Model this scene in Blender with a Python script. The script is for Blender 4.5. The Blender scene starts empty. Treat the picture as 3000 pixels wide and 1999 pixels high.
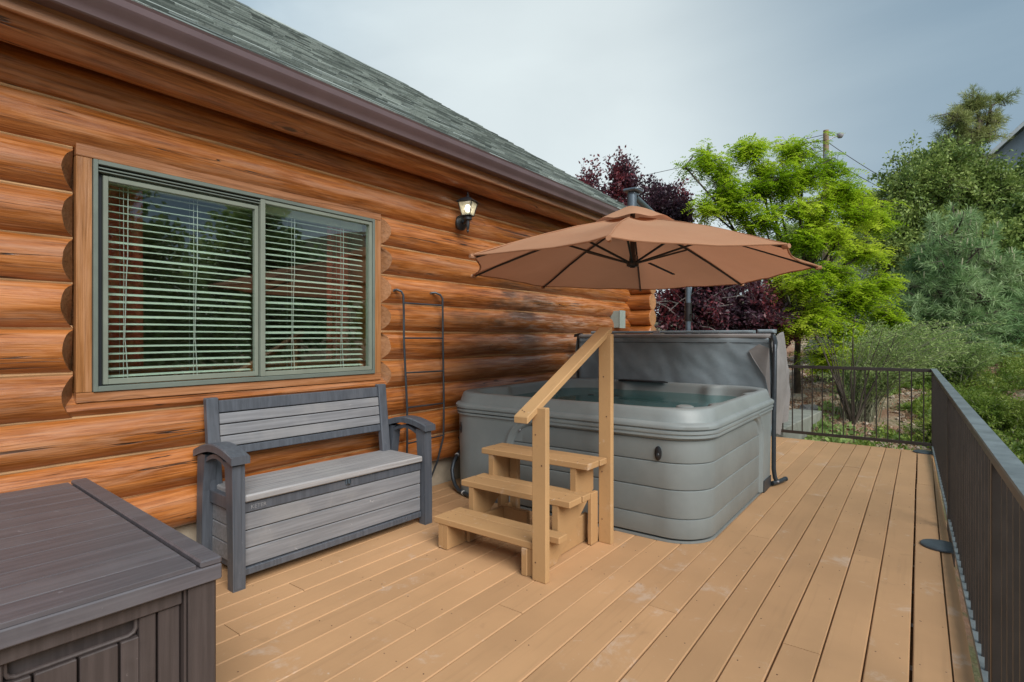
import bpy, math, random
import numpy as np
from mathutils import Vector, noise
R = math.radians
random.seed(7)
rng = np.random.default_rng(11)
S = bpy.context.scene
C = S.collection

# ------------------------------------------------------------------ camera
cam = bpy.data.cameras.new('camera')
cam.sensor_width = 36.0
cam.lens = 19.2
cam.shift_y = -0.0038
cam.clip_start = 0.05
cam.clip_end = 900
co = bpy.data.objects.new('camera', cam)
co.location = (3.3, 0.0, 1.3)
co.rotation_euler = (R(90), 0, R(36.755))
C.objects.link(co)
S.camera = co

# ------------------------------------------------------------------ sky, sun, exposure
SUN_EL, SUN_AZ = 39.0, -115.0      # azimuth: degrees left (towards -x) of +y
w = bpy.data.worlds.new('World'); S.world = w; w.use_nodes = True
nt = w.node_tree; nt.nodes.clear()
def wn(t, **k):
    n = nt.nodes.new(t)
    for a, b in k.items(): setattr(n, a, b)
    return n
sky = wn('ShaderNodeTexSky', sky_type='NISHITA', sun_disc=False)
sky.sun_elevation = R(SUN_EL); sky.sun_rotation = R(-SUN_AZ)
sky.air_density = 1.2; sky.dust_density = 2.0
tc = wn('ShaderNodeTexCoord')
mp = wn('ShaderNodeMapping'); mp.inputs['Scale'].default_value = (1.0, 1.6, 3.4)
nt.links.new(tc.outputs['Generated'], mp.inputs[0])
n1 = wn('ShaderNodeTexNoise'); n1.inputs['Scale'].default_value = 1.25; n1.inputs['Detail'].default_value = 6; n1.inputs['Roughness'].default_value = .5
n1.inputs['Distortion'].default_value = .4
nt.links.new(mp.outputs[0], n1.inputs['Vector'])
r1 = wn('ShaderNodeValToRGB')
e = r1.color_ramp.elements
e[0].position = .36; e[0].color = (2.0, 3.0, 4.0, 1)
e[1].position = .64; e[1].color = (5.4, 6.6, 7.3, 1)
nt.links.new(n1.outputs['Fac'], r1.inputs[0])
# brighter bank of cloud ahead
sd = Vector((-math.sin(R(SUN_AZ))*math.cos(R(SUN_EL)), math.cos(R(SUN_AZ))*math.cos(R(SUN_EL)), math.sin(R(SUN_EL))))
vm = wn('ShaderNodeVectorMath', operation='DOT_PRODUCT'); vm.inputs[1].default_value = (-.46, .81, .37)
nt.links.new(tc.outputs['Generated'], vm.inputs[0])
mr = wn('ShaderNodeMapRange', interpolation_type='SMOOTHSTEP'); mr.inputs[1].default_value = .84; mr.inputs[2].default_value = 1.0
mr.inputs[3].default_value = 0.0; mr.inputs[4].default_value = .8
nt.links.new(vm.outputs['Value'], mr.inputs[0])
mx = wn('ShaderNodeMix', data_type='RGBA'); mx.inputs[7].default_value = (7.6, 8.3, 8.3, 1)
nt.links.new(mr.outputs[0], mx.inputs[0]); nt.links.new(r1.outputs[0], mx.inputs[6])
m2 = wn('ShaderNodeMix', data_type='RGBA'); m2.inputs[0].default_value = .94
vm3 = wn('ShaderNodeVectorMath', operation='DOT_PRODUCT'); vm3.inputs[1].default_value = (.22, .87, .44)
nt.links.new(tc.outputs['Generated'], vm3.inputs[0])
mr3 = wn('ShaderNodeMapRange', interpolation_type='SMOOTHSTEP'); mr3.inputs[1].default_value = .80; mr3.inputs[2].default_value = 1.0; mr3.inputs[3].default_value = 0; mr3.inputs[4].default_value = .75
nt.links.new(vm3.outputs['Value'], mr3.inputs[0])
mx3 = wn('ShaderNodeMix', data_type='RGBA'); mx3.inputs[7].default_value = (2.2, 3.15, 4.0, 1)
nt.links.new(mr3.outputs[0], mx3.inputs[0]); nt.links.new(mx.outputs[2], mx3.inputs[6])
nt.links.new(sky.outputs[0], m2.inputs[6]); nt.links.new(mx3.outputs[2], m2.inputs[7])
bg = wn('ShaderNodeBackground'); bg.inputs[1].default_value = .085
wo = wn('ShaderNodeOutputWorld')
nt.links.new(m2.outputs[2], bg.inputs[0]); nt.links.new(bg.outputs[0], wo.inputs[0])

sl = bpy.data.lights.new('sun', 'SUN'); sl.energy = 3.2; sl.angle = R(40); sl.color = (1, .965, .92)
so = bpy.data.objects.new('sun', sl); C.objects.link(so); so.location = (0, 0, 20)
so.rotation_euler = sd.to_track_quat('Z', 'Y').to_euler()
S.view_settings.view_transform = 'Standard'
S.view_settings.look = 'None'
S.view_settings.gamma = 1
S.view_settings.use_curve_mapping = False
S.view_settings.exposure = 0.38

# ------------------------------------------------------------------ materials
def newmat(name):
    m = bpy.data.materials.new(name); m.use_nodes = True
    nt = m.node_tree; b = nt.nodes['Principled BSDF']
    return m, nt, b
def N(nt, t, **k):
    n = nt.nodes.new(t)
    for a, b in k.items(): setattr(n, a, b)
    return n
def L(nt, a, b): nt.links.new(a, b)
def noise_n(nt, vec, scale, detail=4, rough=.5, dist=0.0):
    n = N(nt, 'ShaderNodeTexNoise')
    n.inputs['Scale'].default_value = scale; n.inputs['Detail'].default_value = detail
    n.inputs['Roughness'].default_value = rough; n.inputs['Distortion'].default_value = dist
    if vec is not None: L(nt, vec, n.inputs['Vector'])
    return n
def ramp(nt, fac, stops):
    r = N(nt, 'ShaderNodeValToRGB'); els = r.color_ramp.elements
    while len(els) < len(stops): els.new(.5)
    for el, (p, c) in zip(els, stops):
        el.position = p; el.color = (c[0], c[1], c[2], 1)
    L(nt, fac, r.inputs[0]); return r
def mixc(nt, fac, a, b, mode='MIX'):
    m = N(nt, 'ShaderNodeMix', data_type='RGBA', blend_type=mode)
    for sock, v in ((m.inputs[0], fac), (m.inputs[6], a), (m.inputs[7], b)):
        if hasattr(v, 'links'): L(nt, v, sock)
        elif isinstance(v, (int, float)): sock.default_value = v
        else: sock.default_value = (v[0], v[1], v[2], 1)
    return m.outputs[2]
def math_n(nt, op, a, b=None, clamp=False):
    m = N(nt, 'ShaderNodeMath', operation=op); m.use_clamp = clamp
    for i, v in enumerate((a, b)):
        if v is None: continue
        if hasattr(v, 'links'): L(nt, v, m.inputs[i])
        else: m.inputs[i].default_value = v
    return m.outputs[0]
def maprange(nt, v, a, b, c=0.0, d=1.0, smooth=True):
    m = N(nt, 'ShaderNodeMapRange')
    if smooth: m.interpolation_type = 'SMOOTHSTEP'
    L(nt, v, m.inputs[0])
    for i, x in enumerate((a, b, c, d)): m.inputs[i+1].default_value = x
    return m.outputs[0]
def bump(nt, b, h, strength=.3, dist=.01):
    bn = N(nt, 'ShaderNodeBump'); bn.inputs['Strength'].default_value = strength
    bn.inputs['Distance'].default_value = dist
    L(nt, h, bn.inputs['Height']); L(nt, bn.outputs[0], b.inputs['Normal']); return bn
def coords(nt, scale=(1, 1, 1), jitter=True, kind='Object'):
    tcn = N(nt, 'ShaderNodeTexCoord'); out = tcn.outputs[kind]
    if jitter:
        oi = N(nt, 'ShaderNodeObjectInfo')
        va = N(nt, 'ShaderNodeVectorMath', operation='SCALE'); va.inputs[0].default_value = (37, 53, 71)
        L(nt, oi.outputs['Random'], va.inputs['Scale'])
        ad = N(nt, 'ShaderNodeVectorMath', operation='ADD')
        L(nt, out, ad.inputs[0]); L(nt, va.outputs[0], ad.inputs[1]); out = ad.outputs[0]
    mpn = N(nt, 'ShaderNodeMapping'); mpn.inputs['Scale'].default_value = scale
    L(nt, out, mpn.inputs[0]); return mpn.outputs[0]

def mat_plain(name, col, rough=.5, var=.12, scale=6, metal=0.0, bmp=0.0, spec=.5, spots=None):
    m, nt, b = newmat(name)
    v = coords(nt)
    n = noise_n(nt, v, scale, 5, .6)
    c = mixc(nt, maprange(nt, n.outputs[0], .3, .7), [x*(1-var) for x in col], [min(1, x*(1+var)) for x in col])
    if spots:
        n3 = noise_n(nt, v, spots[1], 6, .7, .3)
        c = mixc(nt, maprange(nt, n3.outputs[0], spots[2], spots[2]+.06, 0, spots[3]), c, spots[0])
    L(nt, c, b.inputs['Base Color'])
    b.inputs['Roughness'].default_value = rough; b.inputs['Metallic'].default_value = metal
    b.inputs['Specular IOR Level'].default_value = spec
    if bmp:
        n2 = noise_n(nt, v, scale*8, 3); bump(nt, b, n2.outputs[0], bmp, .004)
    return m

def mat_log(name, axis='Y', base=((.17, .045, .006), (.34, .104, .017), (.46, .175, .052)), rough=.36, stain_sheen=True, crack=1.0, fade=.5):
    m, nt, b = newmat(name)
    k = {'Y': ((42, 3.2, 42), (40, .75, 40), (3.2, 1.1, 3.2), (9, 3.2, 9)), 'X': ((3.2, 42, 42), (.75, 40, 40), (1.1, 3.2, 3.2), (3.2, 9, 9)), 'Z': ((42, 42, 3.2), (40, 40, .75), (3.2, 3.2, 1.1), (9, 9, 3.2))}[axis]
    v4 = coords(nt, k[3]); v1 = coords(nt, k[0]); v2 = coords(nt, k[1]); v3 = coords(nt, k[2])
    g = noise_n(nt, v1, 1.0, 8, .66, .35)
    v5 = coords(nt, {'Y': (105, 2.4, 105), 'X': (2.4, 105, 105), 'Z': (105, 105, 2.4)}[axis]); gf = noise_n(nt, v5, 1.0, 3, .6, .2)
    big = noise_n(nt, v3, .55, 3, .5, .5)
    f = math_n(nt, 'ADD', math_n(nt, 'MULTIPLY', g.outputs[0], .62), math_n(nt, 'MULTIPLY', big.outputs[0], .38))
    c = ramp(nt, f, [(.38, base[0]), (.5, base[1]), (.61, base[2])]).outputs[0]
    c = mixc(nt, maprange(nt, gf.outputs[0], .50, .68, 0, .42), c, [x*.55 for x in base[0]])
    c = mixc(nt, maprange(nt, gf.outputs[0], .50, .34, 0, .30), c, [min(1, x*1.25) for x in base[2]])
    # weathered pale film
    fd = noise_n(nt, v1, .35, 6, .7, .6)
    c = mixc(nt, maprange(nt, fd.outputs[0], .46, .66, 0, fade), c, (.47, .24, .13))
    # drying checks: thin dark lines along the grain
    ck = noise_n(nt, v2, .36, 2, .4, .5)
    d = math_n(nt, 'ABSOLUTE', math_n(nt, 'SUBTRACT', ck.outputs[0], .5))
    gate = noise_n(nt, v3, .8, 2)
    line = math_n(nt, 'MULTIPLY', maprange(nt, d, .001, .006, 1, 0), maprange(nt, gate.outputs[0], .45, .53, 0, crack))
    c = mixc(nt, line, c, (.03, .012, .006))
    # knots
    vo = N(nt, 'ShaderNodeTexVoronoi'); vo.inputs['Scale'].default_value = .85; L(nt, v3, vo.inputs['Vector'])
    kn = math_n(nt, 'MAXIMUM', maprange(nt, vo.outputs['Distance'], .03, .06, .85, 0), math_n(nt, 'MULTIPLY', maprange(nt, math_n(nt, 'ABSOLUTE', math_n(nt, 'SUBTRACT', vo.outputs['Distance'], .105)), .0, .02, .5, 0), .7))
    c = mixc(nt, kn, c, (.05, .018, .007))
    if stain_sheen:
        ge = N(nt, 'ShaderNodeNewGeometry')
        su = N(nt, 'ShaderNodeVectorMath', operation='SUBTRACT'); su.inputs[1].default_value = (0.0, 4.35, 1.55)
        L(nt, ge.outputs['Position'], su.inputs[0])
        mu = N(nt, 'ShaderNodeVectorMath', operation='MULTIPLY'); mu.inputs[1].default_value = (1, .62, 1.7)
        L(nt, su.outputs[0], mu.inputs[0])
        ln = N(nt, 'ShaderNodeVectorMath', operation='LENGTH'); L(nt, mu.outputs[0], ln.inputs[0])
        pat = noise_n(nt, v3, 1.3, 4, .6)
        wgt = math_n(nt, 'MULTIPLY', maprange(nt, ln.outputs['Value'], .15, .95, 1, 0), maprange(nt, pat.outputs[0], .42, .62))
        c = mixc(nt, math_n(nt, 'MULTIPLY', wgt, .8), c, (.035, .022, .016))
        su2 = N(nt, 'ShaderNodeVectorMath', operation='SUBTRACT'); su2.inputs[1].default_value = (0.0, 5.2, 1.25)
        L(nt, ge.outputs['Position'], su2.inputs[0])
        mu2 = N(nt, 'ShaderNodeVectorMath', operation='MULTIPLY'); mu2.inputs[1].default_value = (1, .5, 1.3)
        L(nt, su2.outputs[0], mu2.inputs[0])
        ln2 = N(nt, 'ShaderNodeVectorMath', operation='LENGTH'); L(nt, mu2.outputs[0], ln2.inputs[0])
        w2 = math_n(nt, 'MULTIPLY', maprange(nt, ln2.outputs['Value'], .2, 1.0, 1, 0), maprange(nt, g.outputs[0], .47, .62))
        c = mixc(nt, math_n(nt, 'MULTIPLY', w2, .55), c, (.36, .30, .26))  # grey weathering with a whitish sheen painted into the log colour
    oi = N(nt, 'ShaderNodeObjectInfo')
    hs = N(nt, 'ShaderNodeHueSaturation'); L(nt, c, hs.inputs['Color'])
    L(nt, maprange(nt, oi.outputs['Random'], 0, 1, .84, 1.16, False), hs.inputs['Value'])
    L(nt, hs.outputs[0], b.inputs['Base Color'])
    L(nt, maprange(nt, fd.outputs[0], .3, .7, rough-.08, rough+.14), b.inputs['Roughness'])
    b.inputs['Specular IOR Level'].default_value = .55
    b.inputs['Coat Weight'].default_value = .3; b.inputs['Coat Roughness'].default_value = .22
    fc = noise_n(nt, v4, .8, 2, .4, .6)
    hh = math_n(nt, 'ADD', math_n(nt, 'SUBTRACT', math_n(nt, 'MULTIPLY', math_n(nt, 'ADD', g.outputs[0], gf.outputs[0]), .5), math_n(nt, 'MULTIPLY', line, 1.0)), math_n(nt, 'MULTIPLY', fc.outputs[0], 1.6))
    bump(nt, b, hh, .6, .009)
    return m

def mat_deck(name, col, axis='Y'):
    m, nt, b = newmat(name)
    v = coords(nt, (1, 1, 1)); vs = coords(nt, (30, 1.5, 30) if axis == 'Y' else (1.5, 30, 30))
    n = noise_n(nt, v, 1.6, 4, .55)
    c = mixc(nt, maprange(nt, n.outputs[0], .3, .7), [x*.93 for x in col], [x*1.07 for x in col])
    # pale worn scuffs
    s1 = noise_n(nt, v, 3.1, 7, .72, .35)
    c = mixc(nt, maprange(nt, s1.outputs[0], .58, .70, 0, .42), c, (.60, .50, .42))
    s3 = noise_n(nt, v, 26, 3, .6, .8)
    gate = noise_n(nt, v, 2.2, 2)
    c = mixc(nt, math_n(nt, 'MULTIPLY', maprange(nt, s3.outputs[0], .66, .72, 0, .6), maprange(nt, gate.outputs[0], .5, .62)), c, (.60, .50, .40))
    s2 = noise_n(nt, v, 5.0, 5, .6)
    c = mixc(nt, maprange(nt, s2.outputs[0], .63, .72, 0, .30), c, [x*.62 for x in col])
    gr = noise_n(nt, vs, 1, 3, .6)
    c = mixc(nt, maprange(nt, gr.outputs[0], .55, .75, 0, .16), c, [x*.55 for x in col])
    oi = N(nt, 'ShaderNodeObjectInfo')
    hs = N(nt, 'ShaderNodeHueSaturation'); L(nt, c, hs.inputs['Color'])
    L(nt, maprange(nt, oi.outputs['Random'], 0, 1, .93, 1.07, False), hs.inputs['Value'])
    L(nt, hs.outputs[0], b.inputs['Base Color'])
    b.inputs['Roughness'].default_value = .62
    b.inputs['Specular IOR Level'].default_value = .35
    bump(nt, b, gr.outputs[0], .25, .003)
    return m

def mat_plastic(name, col, axis='Y', wear=(.20, .19, .20), rough=.45, amt=.45):
    m, nt, b = newmat(name)
    sc = {'Y': (60, 2.0, 60), 'X': (2.0, 60, 60), 'Z': (60, 60, 2.0)}[axis]
    v = coords(nt); vs = coords(nt, sc)
    g = noise_n(nt, vs, 1, 4, .6)
    c = mixc(nt, maprange(nt, g.outputs[0], .35, .7), [x*.82 for x in col], [x*1.15 for x in col])
    d = noise_n(nt, v, 2.2, 5, .65, .3)
    c = mixc(nt, maprange(nt, d.outputs[0], .48, .68, 0, amt), c, wear)
    s = noise_n(nt, v, 17, 4, .6, 1.2)
    c = mixc(nt, maprange(nt, s.outputs[0], .69, .75, 0, .5), c, [min(1, x*2.2) for x in wear])
    L(nt, c, b.inputs['Base Color']); b.inputs['Roughness'].default_value = rough
    b.inputs['Specular IOR Level'].default_value = .45
    bump(nt, b, g.outputs[0], .35, .002)
    return m

def mat_leaf(name, c1, c2, c3, trans=.35, rough=.5, clump=.6, cscale=1.2):
    m = bpy.data.materials.new(name); m.use_nodes = True
    nt = m.node_tree; b = nt.nodes['Principled BSDF']
    ge = N(nt, 'ShaderNodeNewGeometry')
    n = noise_n(nt, None, cscale, 2); L(nt, ge.outputs['Position'], n.inputs['Vector'])
    f = math_n(nt, 'ADD', math_n(nt, 'MULTIPLY', ge.outputs['Random Per Island'], 1-clump),
               math_n(nt, 'MULTIPLY', maprange(nt, n.outputs[0], .3, .7), clump))
    c = ramp(nt, f, [(.15, c1), (.5, c2), (.88, c3)]).outputs[0]
    L(nt, c, b.inputs['Base Color']); b.inputs['Roughness'].default_value = rough
    b.inputs['Specular IOR Level'].default_value = .3
    t = N(nt, 'ShaderNodeBsdfTranslucent'); L(nt, c, t.inputs[0])
    ms = N(nt, 'ShaderNodeMixShader'); ms.inputs[0].default_value = trans
    L(nt, b.outputs[0], ms.inputs[1]); L(nt, t.outputs[0], ms.inputs[2])
    L(nt, ms.outputs[0], nt.nodes['Material Output'].inputs[0])
    return m

M = {}
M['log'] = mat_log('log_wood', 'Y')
M['log_x'] = mat_log('log_wood_crossing', 'X', stain_sheen=False, crack=.5, fade=.2)
M['log_end'] = mat_log('log_end_grain', 'X', base=((.30, .135, .055), (.36, .175, .08), (.42, .22, .11)), stain_sheen=False, crack=.3, fade=.3)
M['trim'] = mat_log('trim_wood', 'Y', base=((.20, .072, .022), (.285, .115, .042), (.34, .15, .065)), stain_sheen=False, crack=.4, fade=.25)
M['trim_z'] = mat_log('trim_wood_upright', 'Z', base=((.20, .078, .022), (.29, .125, .042), (.34, .16, .065)), stain_sheen=False, crack=.4, fade=.2)
M['fascia'] = mat_log('fascia_wood', 'Y', base=((.22, .085, .03), (.31, .135, .055), (.36, .17, .08)), stain_sheen=False, crack=.4, fade=.35)
M['soffit'] = mat_log('soffit_wood', 'Y', base=((.09, .03, .008), (.14, .05, .014), (.18, .07, .022)), stain_sheen=False, crack=.3, fade=.1)
M['caulk'] = mat_plain('log_caulk', (.42, .24, .11), .7, .2, 4)
M['deck'] = mat_deck('painted_deck', (.49, .288, .147))
M['step'] = mat_deck('painted_step', (.42, .25, .115), 'X')
M['step_d'] = mat_deck('painted_step_rail', (.46, .28, .13), 'Y')
M['gutter'] = mat_plain('brown_gutter_metal', (.12, .082, .086), .32, .08, 3, .0, 0, .5)
M['rail'] = mat_plain('dark_bronze_rail_metal', (.050, .042, .038), .42, .15, 8, .3, .1)
M['railtop'] = mat_plain('worn_rail_cap_metal', (.17, .20, .21), .5, .25, 9, .3, .15, .5)
M['iron'] = mat_plain('blue_grey_iron', (.055, .067, .08), .45, .2, 9, .5, .1)
M['lamp'] = mat_plain('black_lamp_metal', (.028, .03, .034), .42, .2, 30, .2)
M['wframe'] = mat_plain('green_grey_window_metal', (.16, .19, .165), .45, .1, 4, .2)
M['wsash'] = mat_plain('sage_window_sash', (.19, .215, .175), .5, .1, 4)
M['gasket'] = mat_plain('black_gasket', (.012, .016, .022), .6, .1, 4)
M['slat'] = mat_plain('white_blind_slat', (.50, .58, .51), .5, .05, 4)
M['cord'] = mat_plain('white_cord', (.48, .50, .48), .7, .05, 4)
M['curtain'] = mat_plain('red_curtain_cloth', (.62, .10, .07), .9, .25, 12)
M['room'] = mat_plain('room_wall_paint', (.30, .26, .20), .8, .1, 1)
M['stucco'] = mat_plain('foundation_stucco', (.44, .38, .29), .9, .14, 7, 0, .6)
M['shadow'] = mat_plain('painted_gap_shade', (.01, .01, .01), .9, .1, 3)  # near-black colour standing in for shade inside boxes and gaps
M['tub'] = mat_plain('grey_tub_shell', (.225, .255, .257), .42, .09, 2.5, 0, .12, .4, ((.25, .25, .24), 9, .62, .3))
M['tubp'] = mat_plain('grey_tub_panel', (.205, .23, .23), .5, .09, 2.5, 0, .15, .4)
M['tubin'] = mat_plain('grey_tub_acrylic', (.45, .50, .50), .22, .07, 2.0, 0, 0, .5)
M['black'] = mat_plain('black_plastic', (.012, .013, .015), .35, .1, 10)
M['vinyl'] = mat_plain('grey_cover_vinyl', (.22, .27, .30), .42, .16, 2.5, 0, .35, .4)
M['vinyl_b'] = mat_plain('brown_grey_cover_vinyl', (.23, .22, .215), .5, .16, 3, 0, .35, .4)
M['tape'] = mat_plain('silver_tape', (.34, .33, .35), .35, .1, 20)
M['benchf'] = mat_plastic('blue_grey_bench_frame', (.075, .085, .103), 'Z', (.12, .125, .14), .45, .4)
M['benchs'] = mat_plastic('grey_bench_slat', (.20, .205, .22), 'Y', (.27, .265, .265), .5, .5)
M['seat'] = mat_plastic('grey_bench_lid', (.30, .295, .30), 'Y', (.33, .325, .32), .5, .6)
M['boxl'] = mat_plastic('dark_brown_box_lid', (.10, .092, .102), 'Y', (.135, .13, .14), .40, .5)
M['boxb'] = mat_plastic('dark_brown_box_body', (.060, .047, .045), 'Z', (.10, .085, .085), .5, .3)
M['canvas_u'] = None
M['ubrl'] = mat_plain('dark_umbrella_metal', (.022, .020, .022), .4, .15, 12, .2)
M['ubrm'] = mat_plain('grey_mast_metal', (.10, .13, .16), .4, .15, 6, .4)
M['discm'] = mat_plain('blue_grey_disc_metal', (.075, .095, .115), .45, .2, 12, .3, .1)
M['white'] = mat_plain('white_nylon', (.7, .7, .68), .5, .05, 8)
M['jbox'] = mat_plain('grey_green_box_paint', (.27, .32, .29), .5, .08, 5)
M['concrete'] = mat_plain('retaining_concrete', (.21, .22, .19), .85, .16, 4, 0, .5)
M['bark'] = mat_plain('brown_bark', (.075, .058, .045), .9, .35, 9, 0, .8)
M['barkg'] = mat_plain('grey_bark', (.26, .235, .22), .9, .3, 9, 0, .6)
M['stem'] = mat_plain('grey_green_stem', (.22, .22, .14), .8, .25, 4)
M['screw'] = mat_plain('rusty_screw', (.10, .05, .03), .6, .3, 40)
M['pole'] = mat_plain('weathered_pole_wood', (.24, .17, .10), .8, .2, 3)
M['wire'] = mat_plain('black_wire', (.02, .02, .022), .6, .1, 3)
M['hsiding'] = mat_plain('blue_grey_siding', (.25, .30, .36), .7, .08, 2)
M['htrim'] = mat_plain('white_house_trim', (.6, .62, .64), .6, .06, 2)
M['hroof'] = mat_plain('green_grey_roof', (.10, .12, .11), .8, .2, 3)
M['blue'] = mat_plain('bright_blue_plastic', (.02, .10, .50), .5, .1, 3)
M['rust'] = mat_plain('rusty_iron', (.10, .06, .04), .7, .4, 30)

# canopy cloth
def canvas():
    m = bpy.data.materials.new('terracotta_canvas'); m.use_nodes = True
    nt = m.node_tree; b = nt.nodes['Principled BSDF']
    v = coords(nt, (1, 1, 1), False)
    n = noise_n(nt, v, 1.3, 5, .6)
    c = mixc(nt, maprange(nt, n.outputs[0], .3, .7), (.52, .275, .16), (.60, .34, .205))
    n4 = noise_n(nt, v, 6, 5, .6, .5)
    c = mixc(nt, maprange(nt, n4.outputs[0], .6, .72, 0, .25), c, (.55, .36, .25))
    L(nt, c, b.inputs['Base Color']); b.inputs['Roughness'].default_value = .85
    b.inputs['Specular IOR Level'].default_value = .15
    t = N(nt, 'ShaderNodeBsdfTranslucent'); t.inputs[0].default_value = (.46, .20, .11, 1)
    ms = N(nt, 'ShaderNodeMixShader'); ms.inputs[0].default_value = .42
    L(nt, b.outputs[0], ms.inputs[1]); L(nt, t.outputs[0], ms.inputs[2])
    L(nt, ms.outputs[0], nt.nodes['Material Output'].inputs[0])
    wv = noise_n(nt, v, 3.0, 3, .5, .3); bump(nt, b, wv.outputs[0], .35, .02)
    return m
M['canvas'] = canvas()

def glass_thin(name, tint=(.93, .97, .94), ior=2.25):
    m = bpy.data.materials.new(name); m.use_nodes = True
    nt = m.node_tree; nt.nodes.remove(nt.nodes['Principled BSDF'])
    tr = N(nt, 'ShaderNodeBsdfTransparent'); tr.inputs[0].default_value = (*tint, 1)
    gl = N(nt, 'ShaderNodeBsdfGlossy'); gl.inputs['Roughness'].default_value = .015
    gl.inputs[0].default_value = (.95, 1, .97, 1)
    fr = N(nt, 'ShaderNodeFresnel'); fr.inputs[0].default_value = ior
    ms = N(nt, 'ShaderNodeMixShader'); gb = N(nt, 'ShaderNodeNewGeometry')
    L(nt, math_n(nt, 'MULTIPLY', fr.outputs[0], math_n(nt, 'SUBTRACT', 1.0, gb.outputs['Backfacing'])), ms.inputs[0]); L(nt, tr.outputs[0], ms.inputs[1]); L(nt, gl.outputs[0], ms.inputs[2])
    # fine dust on the pane
    v = coords(nt); d = noise_n(nt, v, 90, 3, .7); d2 = noise_n(nt, v, 3, 3)
    df = N(nt, 'ShaderNodeBsdfDiffuse'); df.inputs[0].default_value = (.5, .5, .48, 1)
    f = math_n(nt, 'MULTIPLY', maprange(nt, d.outputs[0], .60, .75, 0, .35), maprange(nt, d2.outputs[0], .4, .7))
    m3 = N(nt, 'ShaderNodeMixShader'); L(nt, f, m3.inputs[0])
    L(nt, ms.outputs[0], m3.inputs[1]); L(nt, df.outputs[0], m3.inputs[2])
    L(nt, m3.outputs[0], nt.nodes['Material Output'].inputs[0])
    return m
M['glass'] = glass_thin('window_glass')
def seeded_glass():
    m = bpy.data.materials.new('seeded_lantern_glass'); m.use_nodes = True; nt = m.node_tree
    nt.nodes.remove(nt.nodes['Principled BSDF'])
    tr = N(nt, 'ShaderNodeBsdfTransparent'); df = N(nt, 'ShaderNodeBsdfTranslucent'); df.inputs[0].default_value = (.8, .76, .58, 1)
    d2 = N(nt, 'ShaderNodeBsdfDiffuse'); d2.inputs[0].default_value = (.62, .60, .46, 1)
    v = coords(nt); n = noise_n(nt, v, 60, 3)
    a = N(nt, 'ShaderNodeMixShader'); a.inputs[0].default_value = .5; L(nt, df.outputs[0], a.inputs[1]); L(nt, d2.outputs[0], a.inputs[2])
    ms = N(nt, 'ShaderNodeMixShader'); L(nt, maprange(nt, n.outputs[0], .3, .7, .4, .75), ms.inputs[0])
    L(nt, tr.outputs[0], ms.inputs[1]); L(nt, a.outputs[0], ms.inputs[2]); L(nt, ms.outputs[0], nt.nodes['Material Output'].inputs[0])
    return m
M['lglass'] = seeded_glass()

def emis(name, col, s):
    m, nt, b = newmat(name)
    b.inputs['Base Color'].default_value = (*col, 1)
    b.inputs['Emission Color'].default_value = (*col, 1); b.inputs['Emission Strength'].default_value = s
    return m
M['bulb'] = emis('lit_bulb', (1, .93, .78), 6)
M['bulb2'] = emis('lit_lamp_shade', (1, .97, .85), 3)

def water():
    m, nt, b = newmat('tub_water')
    nt.nodes.remove(b)
    tr = N(nt, 'ShaderNodeBsdfTransparent'); tr.inputs[0].default_value = (.50, .78, .78, 1)
    gl = N(nt, 'ShaderNodeBsdfGlossy'); gl.inputs['Roughness'].default_value = .02
    fr = N(nt, 'ShaderNodeFresnel'); fr.inputs[0].default_value = 1.33
    v = coords(nt); n = noise_n(nt, v, 6, 3, .5, .2)
    bn_ = N(nt, 'ShaderNodeBump'); bn_.inputs['Strength'].default_value = .12; bn_.inputs['Distance'].default_value = .01
    L(nt, n.outputs[0], bn_.inputs['Height']); L(nt, bn_.outputs[0], gl.inputs['Normal']); L(nt, bn_.outputs[0], fr.inputs['Normal'])
    ms = N(nt, 'ShaderNodeMixShader'); gb = N(nt, 'ShaderNodeNewGeometry'); L(nt, math_n(nt, 'MULTIPLY', fr.outputs[0], math_n(nt, 'SUBTRACT', 1.0, gb.outputs['Backfacing'])), ms.inputs[0]); L(nt, tr.outputs[0], ms.inputs[1]); L(nt, gl.outputs[0], ms.inputs[2])
    df = N(nt, 'ShaderNodeBsdfDiffuse'); df.inputs[0].default_value = (.10, .20, .20, 1)
    m5 = N(nt, 'ShaderNodeMixShader'); m5.inputs[0].default_value = .28; L(nt, ms.outputs[0], m5.inputs[1]); L(nt, df.outputs[0], m5.inputs[2])
    L(nt, m5.outputs[0], nt.nodes['Material Output'].inputs[0])
    return m
M['water'] = water()

def mat_shingle():
    m, nt, b = newmat('green_grey_shingle')
    ge = N(nt, 'ShaderNodeNewGeometry'); v = coords(nt, (1, 1, 1), False)
    c = ramp(nt, ge.outputs['Random Per Island'], [(.1, (.10, .12, .112)), (.5, (.205, .235, .218)), (.9, (.34, .38, .355))]).outputs[0]
    n = noise_n(nt, v, 60, 3, .7)
    c = mixc(nt, maprange(nt, n.outputs[0], .5, .7, 0, .5), c, (.05, .06, .055))
    L(nt, c, b.inputs['Base Color']); b.inputs['Roughness'].default_value = .9
    bump(nt, b, n.outputs[0], .5, .004)
    return m
M['shingle'] = mat_shingle()

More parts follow.
